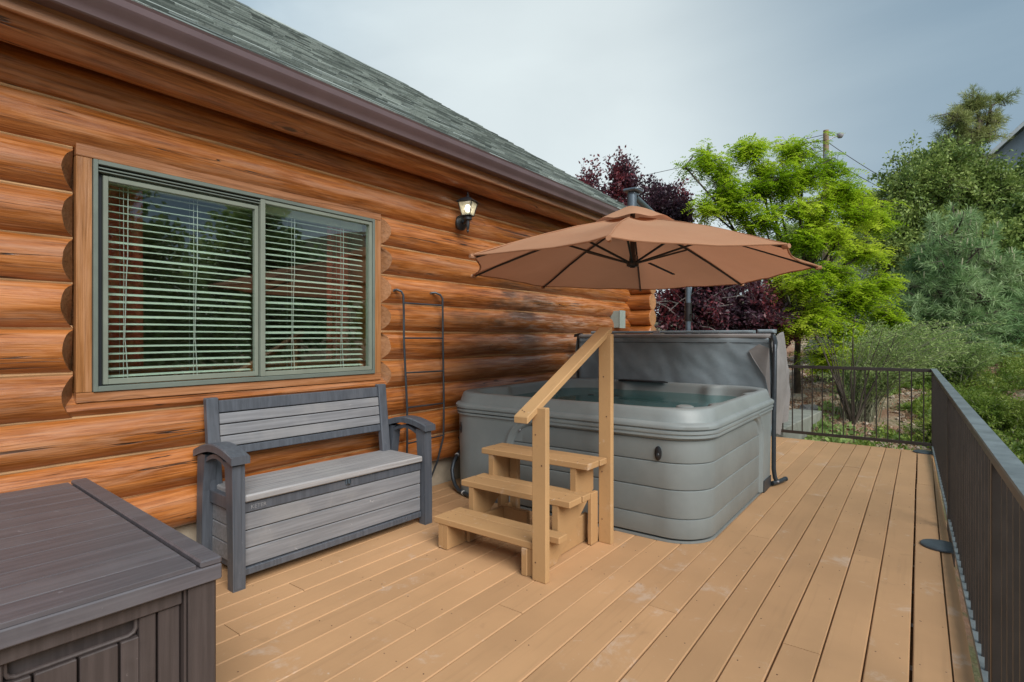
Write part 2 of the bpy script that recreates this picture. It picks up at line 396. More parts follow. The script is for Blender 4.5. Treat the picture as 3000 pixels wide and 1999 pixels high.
def mat_ground():
    m, nt, b = newmat('hillside_ground')
    ge = N(nt, 'ShaderNodeNewGeometry'); P = ge.outputs['Position']
    n1 = noise_n(nt, P, 18, 7, .75); n2 = noise_n(nt, P, .9, 4, .6); n3 = noise_n(nt, P, 55, 3, .7)
    c = ramp(nt, n1.outputs[0], [(.34, (.17, .11, .065)), (.47, (.34, .245, .16)), (.6, (.47, .375, .27)), (.72, (.58, .50, .40))]).outputs[0]
    c = mixc(nt, maprange(nt, n2.outputs[0], .46, .58, 0, .8), c, (.30, .155, .095))
    # greener towards the vegetated right-hand slope
    sp = N(nt, 'ShaderNodeSeparateXYZ'); L(nt, P, sp.inputs[0])
    n4 = noise_n(nt, P, 2.2, 5, .7)
    f = math_n(nt, 'MULTIPLY', maprange(nt, sp.outputs[0], 1.5, 4.0), maprange(nt, n4.outputs[0], .42, .58, 0, .8))
    c = mixc(nt, f, c, (.085, .12, .035))
    c = mixc(nt, maprange(nt, sp.outputs[1], 20, 26, 0, .8), c, (.06, .075, .03))
    L(nt, c, b.inputs['Base Color']); b.inputs['Roughness'].default_value = .95
    hh = math_n(nt, 'ADD', n1.outputs[0], math_n(nt, 'MULTIPLY', n3.outputs[0], .4)); bump(nt, b, hh, .8, .04)
    return m
M['ground'] = mat_ground()
M['rock'] = mat_plain('pale_rock', (.40, .33, .26), .9, .3, 5, 0, .7)
M['rockg'] = mat_plain('grey_rock', (.20, .19, .18), .9, .3, 5, 0, .7)

M['l_locust'] = mat_leaf('locust_leaf', (.21, .36, .015), (.44, .60, .03), (.62, .72, .08), .55, .45, .65, .8)
M['l_plum'] = mat_leaf('plum_leaf', (.055, .035, .05), (.10, .048, .068), (.24, .05, .058), .35, .35, .55, 1.1)
M['l_oak'] = mat_leaf('dark_green_leaf', (.09, .15, .035), (.21, .30, .07), (.36, .44, .13), .3, .5, .45, 1.1)
M['l_pine'] = mat_leaf('blue_green_needle', (.11, .22, .08), (.24, .38, .155), (.40, .53, .27), .25, .5, .6, 1.0)
M['l_pond'] = mat_leaf('olive_needle', (.13, .17, .05), (.24, .29, .09), (.38, .40, .15), .3, .55, .6, .4)
M['l_shrub'] = mat_leaf('grey_green_leaf', (.17, .27, .08), (.31, .43, .13), (.47, .56, .24), .4, .6, .4, 2)
M['l_grey'] = mat_leaf('silver_green_leaf', (.17, .22, .15), (.29, .35, .25), (.42, .48, .36), .4, .6, .5, 1)
M['l_cover'] = mat_leaf('ground_leaf', (.10, .17, .025), (.20, .29, .045), (.34, .40, .09), .4, .5, .6, 1.5)
M['l_dry'] = mat_leaf('dry_leaf_litter', (.16, .08, .05), (.34, .19, .12), (.50, .36, .24), .1, .8, .4, 2)
M['candle'] = mat_plain('pale_pine_shoot', (.36, .36, .22), .7, .15, 8)

# ------------------------------------------------------------------ mesh helpers
ORG = {}
class MB:
    def __init__(s): s.v = []; s.f = []; s.mi = []; s.cur = 0
    def add(s, vs, fs):
        o = len(s.v); s.v += [tuple(p) for p in vs]
        s.f += [tuple(i+o for i in f) for f in fs]; s.mi += [s.cur]*len(fs); return s
    def box(s, x0, x1, y0, y1, z0, z1, b=0.0, tf=None):
        if b <= 0:
            vs = [(x, y, z) for x in (x0, x1) for y in (y0, y1) for z in (z0, z1)]
            fs = [(0, 1, 3, 2), (4, 6, 7, 5), (0, 4, 5, 1), (2, 3, 7, 6), (0, 2, 6, 4), (1, 5, 7, 3)]
        else:
            b = min(b, (x1-x0)*.49, (y1-y0)*.49, (z1-z0)*.49)
            vs = []; idx = {}
            for i, (x, sx) in enumerate(((x0, 1), (x1, -1))):
                for j, (y, sy) in enumerate(((y0, 1), (y1, -1))):
                    for k, (z, sz) in enumerate(((z0, 1), (z1, -1))):
                        idx[i, j, k] = len(vs)
                        vs += [(x, y+sy*b, z+sz*b), (x+sx*b, y, z+sz*b), (x+sx*b, y+sy*b, z)]
            fs = []
            I = lambda i, j, k, a: idx[i, j, k]+a
            for i in (0, 1): fs.append((I(i,0,0,0), I(i,1,0,0), I(i,1,1,0), I(i,0,1,0))[::(-1 if i == 0 else 1)])
            for j in (0, 1): fs.append((I(0,j,0,1), I(1,j,0,1), I(1,j,1,1), I(0,j,1,1))[::(1 if j == 0 else -1)])
            for k in (0, 1): fs.append((I(0,0,k,2), I(1,0,k,2), I(1,1,k,2), I(0,1,k,2))[::(-1 if k == 0 else 1)])
            for i in (0, 1):
                for j in (0, 1): fs.append((I(i,j,0,0), I(i,j,0,1), I(i,j,1,1), I(i,j,1,0))[::(1 if (i+j) % 2 == 0 else -1)])
                for k in (0, 1): fs.append((I(i,0,k,0), I(i,0,k,2), I(i,1,k,2), I(i,1,k,0))[::(-1 if (i+k) % 2 == 0 else 1)])
            for j in (0, 1):
                for k in (0, 1): fs.append((I(0,j,k,1), I(0,j,k,2), I(1,j,k,2), I(1,j,k,1))[::(1 if (j+k) % 2 == 0 else -1)])
            for i in (0, 1):
                for j in (0, 1):
                    for k in (0, 1): fs.append((I(i,j,k,0), I(i,j,k,1), I(i,j,k,2))[::(-1 if (i+j+k) % 2 == 0 else 1)])
        if tf: vs = [tf(Vector(p)) for p in vs]
        return s.add(vs, fs)
    def prism(s, poly, axis, a0, a1, tf=None):
        """poly: 2D points in the two other axes (order kept), extruded along axis"""
        n = len(poly)
        def mk(p, a):
            return {'x': (a, p[0], p[1]), 'y': (p[0], a, p[1]), 'z': (p[0], p[1], a)}[axis]
        vs = [mk(p, a0) for p in poly]+[mk(p, a1) for p in poly]
        if tf: vs = [tf(Vector(p)) for p in vs]
        fs = [tuple(range(n)), tuple(range(2*n-1, n-1, -1))]
        fs += [(i, i+n, (i+1) % n+n, (i+1) % n) for i in range(n)]
        return s.add(vs, fs)
    def tube(s, pts, r, seg=8, caps=True):
        pts = [Vector(p) for p in pts]; rings = []; vs = []
        up = None
        for i, p in enumerate(pts):
            d = (pts[min(i+1, len(pts)-1)]-pts[max(i-1, 0)]).normalized()
            if up is None: up = Vector((0, 0, 1)) if abs(d.z) < .9 else Vector((1, 0, 0))
            a = d.cross(up).normalized(); bb = a.cross(d).normalized(); up = bb
            rr = r[i] if isinstance(r, (list, tuple)) else r
            vs += [p+(a*math.cos(t)+bb*math.sin(t))*rr for t in [2*math.pi*k/seg for k in range(seg)]]
        fs = []
        for i in range(len(pts)-1):
            for k in range(seg):
                a0 = i*seg+k; a1 = i*seg+(k+1) % seg
                fs.append((a0, a0+seg, a1+seg, a1))
        if caps:
            fs.append(tuple(range(seg))); fs.append(tuple(range(len(vs)-1, len(vs)-1-seg, -1)))
        return s.add(vs, fs)
    def lathe(s, prof, c=(0, 0, 0), seg=20, axis='z', tf=None):
        vs = []; fs = []
        for (r, h) in prof:
            for k in range(seg):
                t = 2*math.pi*k/seg; a, b = r*math.cos(t), r*math.sin(t)
                p = {'z': (a, b, h), 'x': (h, a, b), 'y': (a, h, b)}[axis]
                vs.append(Vector(p)+Vector(c))
        for i in range(len(prof)-1):
            for k in range(seg):
                a0 = i*seg+k; a1 = i*seg+(k+1) % seg
                fs.append((a0, a1, a1+seg, a0+seg))
        fs.append(tuple(range(seg-1, -1, -1))); fs.append(tuple(range((len(prof)-1)*seg, len(prof)*seg)))
        if tf: vs = [tf(p) for p in vs]
        return s.add(vs, fs)
    def grid(s, fn, nu, nv, closed_u=False):
        vs = [fn(i/(nu if closed_u else nu-1), j/(nv-1)) for i in range(nu) for j in range(nv)]
        fs = []
        for i in range(nu if closed_u else nu-1):
            i2 = (i+1) % nu
            for j in range(nv-1):
                fs.append((i*nv+j, i2*nv+j, i2*nv+j+1, i*nv+j+1))
        return s.add(vs, fs)
    def mesh(s, name, mats, origin=(0, 0, 0), smooth=True, angle=.7):
        o = Vector(origin)
        me = bpy.data.meshes.new(name)
        me.from_pydata([tuple(Vector(p)-o) for p in s.v], [], s.f)
        if not isinstance(mats, (list, tuple)): mats = [mats]
        for m in mats: me.materials.append(m)
        if len(mats) > 1: me.polygons.foreach_set('material_index', s.mi)
        if smooth:
            me.shade_smooth(); me.set_sharp_from_angle(angle=angle)
        me.update(); return me
    def build(s, name, mats, parent=None, local=False, smooth=True, angle=.7, kind=None):
        org = Vector((0, 0, 0))
        if parent is not None and not local: org = ORG.get(parent.name, Vector((0, 0, 0)))
        me = s.mesh(name, mats, org, smooth, angle)
        o = bpy.data.objects.new(name, me); C.objects.link(o)
        if parent is not None: o.parent = parent
        ORG[o.name] = org
        if kind: o['kind'] = kind
        return o

def tag(o, label=None, cat=None, group=None, kind=None):
    if label: o['label'] = label
    if cat: o['category'] = cat
    if group: o['group'] = group
    if kind: o['kind'] = kind
    return o
def E(name, label, cat, loc=(0, 0, 0), rz=0.0, group=None, kind=None):
    o = bpy.data.objects.new(name, None); o.empty_display_size = .1
    C.objects.link(o); o.location = loc; o.rotation_euler = (0, 0, rz)
    ORG[o.name] = Vector(loc)
    return tag(o, label, cat, group, kind)
def inst(name, me, parent, pos, rz=None):
    """another piece sharing mesh data; pos in world coordinates of an unrotated parent"""
    o = bpy.data.objects.new(name, me); C.objects.link(o); o.parent = parent
    o.location = Vector(pos)-ORG.get(parent.name, Vector((0, 0, 0)))
    if rz is not None: o.rotation_euler = rz
    return o

def np_mesh(name, V, Q, T=None, mats=None, origin=(0, 0, 0)):
    V = np.asarray(V, dtype=np.float32)-np.asarray(origin, dtype=np.float32)
    me = bpy.data.meshes.new(name)
    nq = len(Q) if Q is not None else 0; ntr = len(T) if T is not None else 0
    me.vertices.add(len(V)); me.vertices.foreach_set('co', V.ravel())
    li = []
    if nq: li.append(np.asarray(Q, dtype=np.int32).ravel())
    if ntr: li.append(np.asarray(T, dtype=np.int32).ravel())
    li = np.concatenate(li)
    me.loops.add(len(li)); me.loops.foreach_set('vertex_index', li)
    me.polygons.add(nq+ntr)
    ls = np.concatenate([np.arange(nq)*4, nq*4+np.arange(ntr)*3]).astype(np.int32)
    me.polygons.foreach_set('loop_start', ls)
    me.update(calc_edges=True)
    for m in (mats if isinstance(mats, (list, tuple)) else [mats]): me.materials.append(m)
    return me
def link_np(name, me, parent=None, kind=None):
    o = bpy.data.objects.new(name, me); C.objects.link(o)
    if parent is not None: o.parent = parent
    if kind: o['kind'] = kind
    return o

def nz(x, y=0, z=0): return noise.noise(Vector((x, y, z)))
def sstep(a, b, x):
    t = max(0, min(1, (x-a)/(b-a))); return t*t*(3-2*t)

# ------------------------------------------------------------------ ground
def T(x, y):
    s = y-8
    z = -.30+(.095*min(s, 40) if s > 0 else .03*s)
    z -= .38*sstep(2.2, 4.6, x)*(1-sstep(9, 22, y))
    if y > 20: z += (min(y, 47)-20)*.235*sstep(-14, 6, x)*(1-.6*sstep(60, 120, y))
    if x > 5: z += (min(x, 60)-5)*.10
    z += .085*sstep(2.0, 4.2, x)*max(0, min(y, 17)-9.2)
    if x < -6: z -= (-6-x)*.02
    if y < 7.6 and x < 4: z = min(z, -.55)
    z = min(z, 26)
    return z+.06*nz(x*.7, y*.7)+.025*nz(x*2.7, y*2.7, 3)
def tground():
    def ax(c, lim, n):
        t = np.linspace(-1, 1, n); return c+np.sign(t)*(abs(t)**2.6)*lim+t*6
    X = ax(2, 240, 170); Y = ax(13, 320, 200)
    V = [(x, y, T(x, y)) for x in X for y in Y]
    n = len(Y)
    Q = [(i*n+j, (i+1)*n+j, (i+1)*n+j+1, i*n+j+1) for i in range(len(X)-1) for j in range(n-1)]
    me = np_mesh('ground', V, Q, None, M['ground'])
    me.shade_smooth()
    o = link_np('ground', me, None, 'structure')
tground()

# ------------------------------------------------------------------ deck
deck = E('deck', None, None, kind='structure')
XL = [3.27-.147*k for k in range(24)][::-1]            # joint lines between boards
ends = {1.359: [1.69], 1.653: [2.09], 2.241: [2.52, 6.38], 2.388: [3.81], 2.829: [2.55], 2.976: [3.85], 2.682: [6.40],
        3.123: [4.76], 2.535: [5.08], 1.065: [3.3], .771: [1.2], .477: [2.95, 5.6], 1.947: [4.9, .6], 1.212: [5.4], 1.506: [4.2]}
Y0, Y1 = -2.6, 7.78
for i, x in enumerate(XL+[3.274]):
    wdt = (.1430 if x < 2.2 else .1415) if x < 3.27 else .123
    cuts = []
    for k, v in ends.items():
        if abs(k-x) < .05: cuts = v
    if abs(x-3.274) < .003: cuts = [6.03]; wdt = .122
    if abs(x-3.27) < .003: continue
    if not cuts: cuts = [random.uniform(.2, 6.5)]
    ys = [Y0]+sorted(cuts)+[Y1]
    for a, b_ in zip(ys[:-1], ys[1:]):
        mb = MB(); n = max(2, int((b_-a)/.45)); x0, x1 = x+.002, x+.002+wdt
        ya, yb = a+.0018, b_-.0018
        sec = [(x0, -.036), (x0, -.004), (x0+.004, 0), (x1-.004, 0), (x1, -.004), (x1, -.036)]
        vs = []
        dz = random.uniform(-.0012, .0012)
        for j in range(n+1):
            yy = ya+(yb-ya)*j/n
            wob = .0022*nz(yy*.8, i*3.1, a)*(1 if 0 < j < n or True else 0)
            sag = .010*nz(yy*.45, 5.5)*sstep(4.5, 7.5, yy)
            for (sx, sz) in sec: vs.append((sx+wob+.010*nz(yy*.5, 9.2, 1)*sstep(4, 7, yy), yy, sz+dz+sag*.4))
        m_ = len(sec); fs = [tuple(range(m_-1, -1, -1)), tuple(range(n*m_, n*m_+m_))]
        for j in range(n):
            for k in range(m_): fs.append((j*m_+k, j*m_+(k+1) % m_, (j+1)*m_+(k+1) % m_, (j+1)*m_+k))
        mb.add(vs, fs); mb.build('deck_board', M['deck'], deck, smooth=False)
mb = MB(); mb.prism([(3.405, Y0), (3.516, Y0), (3.402+.028, 6.6), (3.405, 7.6)], 'z', -.036, -.003); mb.build('deck_board', M['deck'], deck, smooth=False)
mb = MB(); mb.prism([(3.38, Y0), (3.519, Y0), (3.433, 6.6), (3.433, 7.79), (3.38, 7.79)], 'z', -.25, -.037); mb.build('rim_board', M['step'], deck, smooth=False)
mb = MB(); mb.box(-.1, 3.44, 7.785, 7.82, -.26, -.045, .004); mb.build('end_board', M['deck'], deck, smooth=False)
for yy in np.arange(-2.2, 7.7, .41):
    mb = MB(); mb.box(-.1, 3.40, yy, yy+.038, -.22, -.04); mb.build('joist', M['soffit'], deck, smooth=False)
mb = MB()
for yy in np.arange(-1.0, 7.7, .41):
    for x in XL+[3.274]:
        for d in (.03, .112):
            if random.random() < .55:
                mb.lathe([(.0032, -.0005), (.0030, .0006)], (x+d, yy+.019+random.uniform(-.006, .006), 0), 6)
o = mb.build('screw_head', M['screw'], deck, smooth=False, kind='stuff')

# ------------------------------------------------------------------ log house
house = E('log_house', 'log cabin wall of orange stained round logs under a green shingle roof beside the deck', 'house', (0, 3, 0))
SEAM0, PITCH = .24, .2205
XC, RL = -.095, .125
WY0, WY1, WZ0, WZ1 = .865, 2.753, .975, 2.257
def log_piece(mb, y0, y1, zc, cut0=None, cut1=None, seed=0, clip=None):
    """front half round log; cut0/cut1: bevelled cut at that end; clip: z above which the front is planed"""
    na = 21; n = max(3, int((y1-y0)/.065))
    angs = [R(-92+184*k/(na-1)) for k in range(na)]
    vs = []
    for j in range(n+1):
        t = j/n
        for a in angs:
            yb = y0+(y1-y0)*t
            rr = RL+.006*nz(yb*.55, seed*7.3, a*.5)+.006*nz(yb*2.2, seed*3.1+9, a*1.9)+.0034*nz(yb*5.5, seed, a*3.4)
            zo = .006*nz(yb*.35, seed*5.7+3)
            x = XC+math.cos(a)*rr; z = zc+zo+math.sin(a)*rr
            xe = max(x, -.032)+.032
            yy = yb
            if cut0 is not None: ys = y0+xe*1.05; yy = ys+(y1-ys)*t if cut1 is None else yy
            if cut1 is not None: ye = y1-xe*1.05; yy = y0+(ye-y0)*t
            if clip is not None and z > clip[0]:
                x = min(x, clip[1]-(z-clip[0])*clip[2])
            vs.append((x, yy, z))
    fs = []
    for j in range(n):
        for k in range(na-1): fs.append((j*na+k, (j+1)*na+k, (j+1)*na+k+1, j*na+k+1))
    mb.cur = 0; mb.add(vs, fs)
    mb.cur = 1
    mb.add([vs[k] for k in range(na)], [tuple(range(na))])
    mb.add([vs[n*na+k] for k in range(na)], [tuple(range(na-1, -1, -1))])
    mb.cur = 0
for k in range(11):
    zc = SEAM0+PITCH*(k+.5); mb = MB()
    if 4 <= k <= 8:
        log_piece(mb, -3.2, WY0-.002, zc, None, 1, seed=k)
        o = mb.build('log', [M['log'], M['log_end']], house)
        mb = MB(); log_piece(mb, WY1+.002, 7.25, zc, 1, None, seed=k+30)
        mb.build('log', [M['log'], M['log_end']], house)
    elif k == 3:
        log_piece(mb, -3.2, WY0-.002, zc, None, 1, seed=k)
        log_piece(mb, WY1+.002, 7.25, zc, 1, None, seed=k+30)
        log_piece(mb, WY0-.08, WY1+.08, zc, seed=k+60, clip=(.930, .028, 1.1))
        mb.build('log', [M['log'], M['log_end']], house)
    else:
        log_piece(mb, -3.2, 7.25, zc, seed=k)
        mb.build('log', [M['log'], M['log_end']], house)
    # caulk bead in the seam above
    if k < 10:
        zs = SEAM0+PITCH*(k+1)
        segs = [(-3.2, WY0-.01), (WY1+.01, 7.12)] if 3 <= k <= 8 else [(-3.2, 7.12)]
        for (a, b_) in segs:
            mb = MB(); n = 40
            pts = [(-.036+.002*nz(a+(b_-a)*i/n, k), a+(b_-a)*i/n, zs+.006*nz((a+(b_-a)*i/n)*.35, k*5.7+3)+.004*nz((a+(b_-a)*i/n)*3, k)) for i in range(n+1)]
            mb.tube(pts, .0125, 6); mb.build('caulk_joint', M['caulk'], house)
# crossing logs of the gable wall
for k in range(0, 11):
    zc = SEAM0+PITCH*k+(.005 if k else .06); na = 24; n = 10; mb = MB(); vs = []
    xs = [-6.0, -3, -.6, -.1, .0, .1, .2, .29, .322, .33+.012*nz(k*3.3)]
    for j, x in enumerate(xs):
        for q in range(na):
            a = 2*math.pi*q/na; rr = .1225+.004*nz(x*3, k*2.2, a)-(.010 if j == len(xs)-1 else 0)
            vs.append((x, 7.25+math.cos(a)*rr, zc+math.sin(a)*rr*.97))
    fs = [(j*na+q, j*na+(q+1) % na, (j+1)*na+(q+1) % na, (j+1)*na+q) for j in range(len(xs)-1) for q in range(na)]
    mb.add(vs, fs); mb.cur = 1
    mb.add(vs[-na:], [tuple(range(na))])
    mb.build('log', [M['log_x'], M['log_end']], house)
# core wall, foundation
mb = MB()
mb.box(-.30, -.10, -3.2, .93, .24, 2.75); mb.box(-.30, -.10, 2.69, 7.2, .24, 2.75)
mb.box(-.30, -.10, .93, 2.69, .24, 1.03); mb.box(-.30, -.10, .93, 2.69, 2.188, 2.75)
mb.build('wall_core', M['soffit'], house, smooth=False)
mb = MB(); mb.box(-.6, -.118, -3.2, 7.15, -.6, .262, .004); mb.build('foundation', M['stucco'], house, smooth=False)
mb = MB(); mb.box(-6, -.2, 7.13, 7.24, -.6, .25); mb.build('gable_foundation', M['stucco'], house, smooth=False)
# eave log, soffit, fascia, gutter
mb = MB(); na = 22; n = 90; vs = []
for j in range(n+1):
    y = -3.2+(7.5+3.2)*j/n
    for q in range(na):
        a = 2*math.pi*q/na; rr = .112+.005*nz(y*.6, 77, math.cos(a))+.004*nz(y*2.3, 55, math.sin(a)*2)+.002*nz(y*6, 5, a)
        vs.append((.155+math.cos(a)*rr, y, 2.687+.006*nz(y*.3, 41)+math.sin(a)*rr))
fs = [(j*na+q, j*na+(q+1) % na, (j+1)*na+(q+1) % na, (j+1)*na+q)[::-1] for j in range(n) for q in range(na)]
mb.add(vs, fs); mb.cur = 1; mb.add(vs[-na:], [tuple(range(na))])
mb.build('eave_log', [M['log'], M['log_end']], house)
mb = MB(); mb.prism([(.285, 2.80), (-.12, 2.865), (-.12, 2.885), (.285, 2.82)], 'y', -3.2, 7.6); mb.build('soffit', M['soffit'], house, smooth=False)
mb = MB(); mb.box(.280, .305, -3.2, 3.96, 2.648, 2.845, .004); mb.build('fascia_board', M['fascia'], house, smooth=False)
mb = MB(); mb.box(.280, .305, 3.964, 7.66, 2.648, 2.845, .004); mb.build('fascia_board', M['fascia'], house, smooth=False)
mb = MB()
gp = [(.307, 2.835), (.307, 2.712), (.374, 2.712), (.381, 2.718), (.384, 2.738), (.392, 2.756), (.408, 2.774), (.416, 2.792), (.418, 2.822), (.424, 2.834), (.412, 2.838), (.410, 2.829), (.312, 2.829)]
mb.prism(gp[::-1], 'y', -3.2, 7.70)
gut = mb.build('gutter', M['gutter'], house, smooth=True, angle=.35)
mb = MB(); mb.box(.306, .345, -3.2, 7.70, 2.840, 2.847, .001)
mb.build('drip_edge', mat_plain('drip_edge_metal', (.20, .15, .15), .4), house, smooth=False)
# roof
PR = .655; RX, RZ = .355, 2.862; RGX = -5.15; RGZ = RZ+(RX-RGX)*PR
mb = MB()
mb.prism([(RX, RZ-.012), (RGX, RGZ-.012), (RGX, RGZ-.16), (.28, RZ-.10)], 'y', -4.0, 7.72)
mb.prism([(RGX, RGZ-.012), (2*RGX-RX, RZ-.012), (2*RGX-RX, RZ-.12), (RGX, RGZ-.16)], 'y', -4.0, 7.72)
mb.build('roof_deck', M['soffit'], house, smooth=False)
mb = MB(); mb.prism([(-.1, 2.7), (RGX, RGZ-.17), (2*RGX+.1, 2.7)], 'y', 7.1, 7.2); mb.build('gable_wall', M['soffit'], house, smooth=False)
mb = MB(); mb.prism([(RX+.02, RZ), (RGX, RGZ+.01), (RGX, RGZ-.19), (RX+.02, RZ-.19)], 'y', 7.722, 7.745)
mb.build('rake_board', M['gutter'], house, smooth=False)
mb = MB(); sl_ = math.hypot(1, PR); ux, uz = -1/sl_, PR/sl_; nx, nz_ = PR/sl_, 1/sl_
ncourse = int(math.hypot(RX-RGX, RGZ-RZ)/.14)
for c in range(ncourse+1):
    s0 = c*.14-.012; s1 = min(s0+.17, math.hypot(RX-RGX, RGZ-RZ)+.01); y = -4.0-random.random()*.3
    while y < 7.73:
        wd = random.choice((.16, .22, .30, .34)); y2 = min(y+wd, 7.735); th = random.choice((.006, .010, .016)); so_ = random.uniform(-.004, .004)
        def P(s, yy, h): return (RX+ux*s+nx*h, yy, RZ+uz*s+nz_*h)
        a, b_ = s0+so_, s1
        vs = [P(a, y, .0), P(a, y2, .0), P(a, y2, th+.006), P(a, y, th+.006), P(b_, y, .003), P(b_, y2, .003)]
        mb.add(vs, [(0, 1, 2, 3), (3, 2, 5, 4), (0, 3, 4), (1, 5, 2)]); y = y2+.002
mb.build('roof_shingle', M['shingle'], house, smooth=False, kind='stuff')
mb = MB()
for y in np.arange(-4, 7.7, .30):
    mb.prism([(RGX+.13, RGZ-.07), (RGX, RGZ+.03), (RGX-.13, RGZ-.07), (RGX-.13, RGZ-.08), (RGX, RGZ+.018), (RGX+.13, RGZ-.08)], 'y', y, y+.296)
mb.build('ridge_cap', M['shingle'], house, smooth=False, kind='stuff')
# interior room behind the window
mb = MB()
mb.box(-3.6, -3.5, -1, 5, .1, 2.7); mb.box(-3.5, -.32, -1.1, -1, .1, 2.7); mb.box(-3.5, -.32, 5, 5.1, .1, 2.7)
mb.box(-3.6, -.32, -1, 5, 2.7, 2.75); mb.box(-3.6, -.32, -1, 5, .0, .1)
mb.build('interior_room', M['room'], house, smooth=False)

# window: wood trim boards, metal frame, sashes, panes
def bx(name, mat, parent, *a, b=.003, **k):
    m_ = MB(); m_.box(*a, b); return m_.build(name, mat, parent, smooth=False, **k)
win = MB(); win.box(-.075, .004, .932, .952, 1.026, 2.19, .002); win.box(-.075, .004, 2.667, 2.687, 1.026, 2.19, .002)
win.box(-.075, .004, .952, 2.667, 1.026, 1.052, .002); win.box(-.075, .004, .952, 2.667, 2.168, 2.19, .002)
win.box(-.072, -.006, .952, 1.80, 2.150, 2.157, .001); win.box(-.072, -.010, .952, 1.80, 2.135, 2.141, .001)
wf = win.build('window', M['wframe'], house, smooth=False)
bx('window_trim', M['trim'], wf, -.05, -.008, WY0, WY1, 2.193, 2.257, b=.002)
bx('window_trim', M['trim'], wf, -.05, -.008, WY0, WY1, .976, 1.024, b=.002)
bx('window_trim', M['trim_z'], wf, -.05, -.009, WY0, .930, 1.026, 2.191, b=.002)
bx('window_trim', M['trim_z'], wf, -.05, -.009, 2.689, WY1, 1.026, 2.191, b=.002)
bx('window_gasket', M['gasket'], wf, -.070, -.038, .953, .978, 1.053, 2.134, b=.001)
# left sliding sash
s_ = MB(); s_.box(-.052, -.022, .980, 1.002, 1.058, 2.122, .002); s_.box(-.052, -.022, 1.770, 1.792, 1.058, 2.122, .002)
s_.box(-.052, -.022, 1.002, 1.770, 1.058, 1.086, .002); s_.box(-.052, -.022, 1.002, 1.770, 2.098, 2.122, .002)
s_.build('sash', M['wsash'], wf, smooth=False)
s_ = MB(); s_.box(-.052, .000, 1.796, 1.826, 1.054, 2.166, .002); s_.box(-.052, -.004, 2.641, 2.665, 1.054, 2.166, .002)
s_.box(-.052, -.004, 1.826, 2.641, 1.054, 1.082, .002); s_.box(-.052, -.004, 1.826, 2.641, 2.142, 2.166, .002)
s_.build('sash', M['wsash'], wf, smooth=False)
bx('pane', M['glass'], wf, -.040, -.0385, 1.000, 1.772, 1.084, 2.100, b=0)
bx('pane', M['glass'], wf, -.026, -.0245, 1.824, 2.643, 1.080, 2.144, b=0)
# blinds
def blind(label, y0, y1, ncord, zt, z_b):
    r_ = E('venetian_blind', label, 'blind', (-.12, y0, zt), group='white slatted blinds inside the window')
    nsl = 26; mb = MB()
    L_ = y1-y0; n = 10
    prof = [(-.024, -.0015), (-.012, .0015), (0, .0028), (.012, .0015), (.024, -.0015)]
    vs = [(a, L_*j/n, b_+.0025*math.sin(3.1*j/n)) for j in range(n+1) for (a, b_) in prof]
    vs += [(a, L_*j/n, b_-.0022+.0025*math.sin(3.1*j/n)) for j in range(n+1) for (a, b_) in prof]
    K = (n+1)*5; fs = []
    for j in range(n):
        for k in range(4):
            q = (j*5+k, j*5+k+1, (j+1)*5+k+1, (j+1)*5+k); fs += [q, tuple(i+K for i in q[::-1])]
        fs += [(j*5, (j+1)*5, (j+1)*5+K, j*5+K), (j*5+4, j*5+4+K, (j+1)*5+4+K, (j+1)*5+4)]
    mb.add(vs, fs); me = mb.mesh('slat', M['slat'], (0, 0, 0))
    st = (zt-.03-z_b)/(nsl-1)
    for i in range(nsl):
        o = bpy.data.objects.new('slat', me); C.objects.link(o); o.parent = r_
        o.location = (random.uniform(-.002, .002), random.uniform(-.003, .003), -.05-i*st*.985)
        o.rotation_euler = (random.gauss(0, .0022), R(random.choice((7, 9, 11, 8, 16, 6, 19))), 0)
    m_ = MB(); m_.box(-.145, -.095, y0, y1, zt-.025, zt+.03, .003); m_.build('headrail', M['slat'], r_, smooth=False)
    m_ = MB(); m_.box(-.142, -.098, y0, y1, z_b-.045, z_b-.028, .003); m_.build('bottom_rail', M['slat'], r_, smooth=False)
    for c_ in ncord:
        for dx in (-.148, -.093):
            m_ = MB(); m_.tube([(dx, c_, zt), (dx, c_+.002, (zt+z_b)/2), (dx, c_, z_b-.03)], .0013, 5); m_.build('ladder_cord', M['cord'], r_)
        m_ = MB(); m_.tube([(-.088, c_+.02, zt-.02), (-.087, c_+.018, zt-.4), (-.088, c_+.012, (zt+z_b)/2), (-.086, c_+.004, z_b+.2), (-.087, c_+.012, z_b+.1), (-.086, c_+.018, z_b-.02)], .0022, 6)
        m_.build('pull_cord', M['cord'], r_)
    return r_
blind('white slatted blind behind the left window pane', .965, 1.785, (1.09, 1.44), 2.13, 1.10)
blind('white slatted blind behind the right window pane', 1.815, 2.650, (2.06, 2.45), 2.13, 1.10)
# curtains
def curtain(y0, y1, label):
    c_ = MB(); c_.grid(lambda u, v: (-.42+.03*math.sin(u*22+v*.7)+.008*nz(u*9, v*3), y0+(y1-y0)*u, .5+1.85*v), 40, 8)
    c_.grid(lambda u, v: (-.425+.03*math.sin(u*22+v*.7)+.008*nz(u*9, v*3), y0+(y1-y0)*u, .5+1.85*v), 40, 8)
    o = c_.build('curtain', M['curtain']); tag(o, label, 'curtain', 'red curtains inside the window')
curtain(.80, 1.30, 'dark red curtain hanging behind the left end of the blinds')
curtain(2.55, 3.10, 'dark red curtain hanging behind the right end of the blinds')
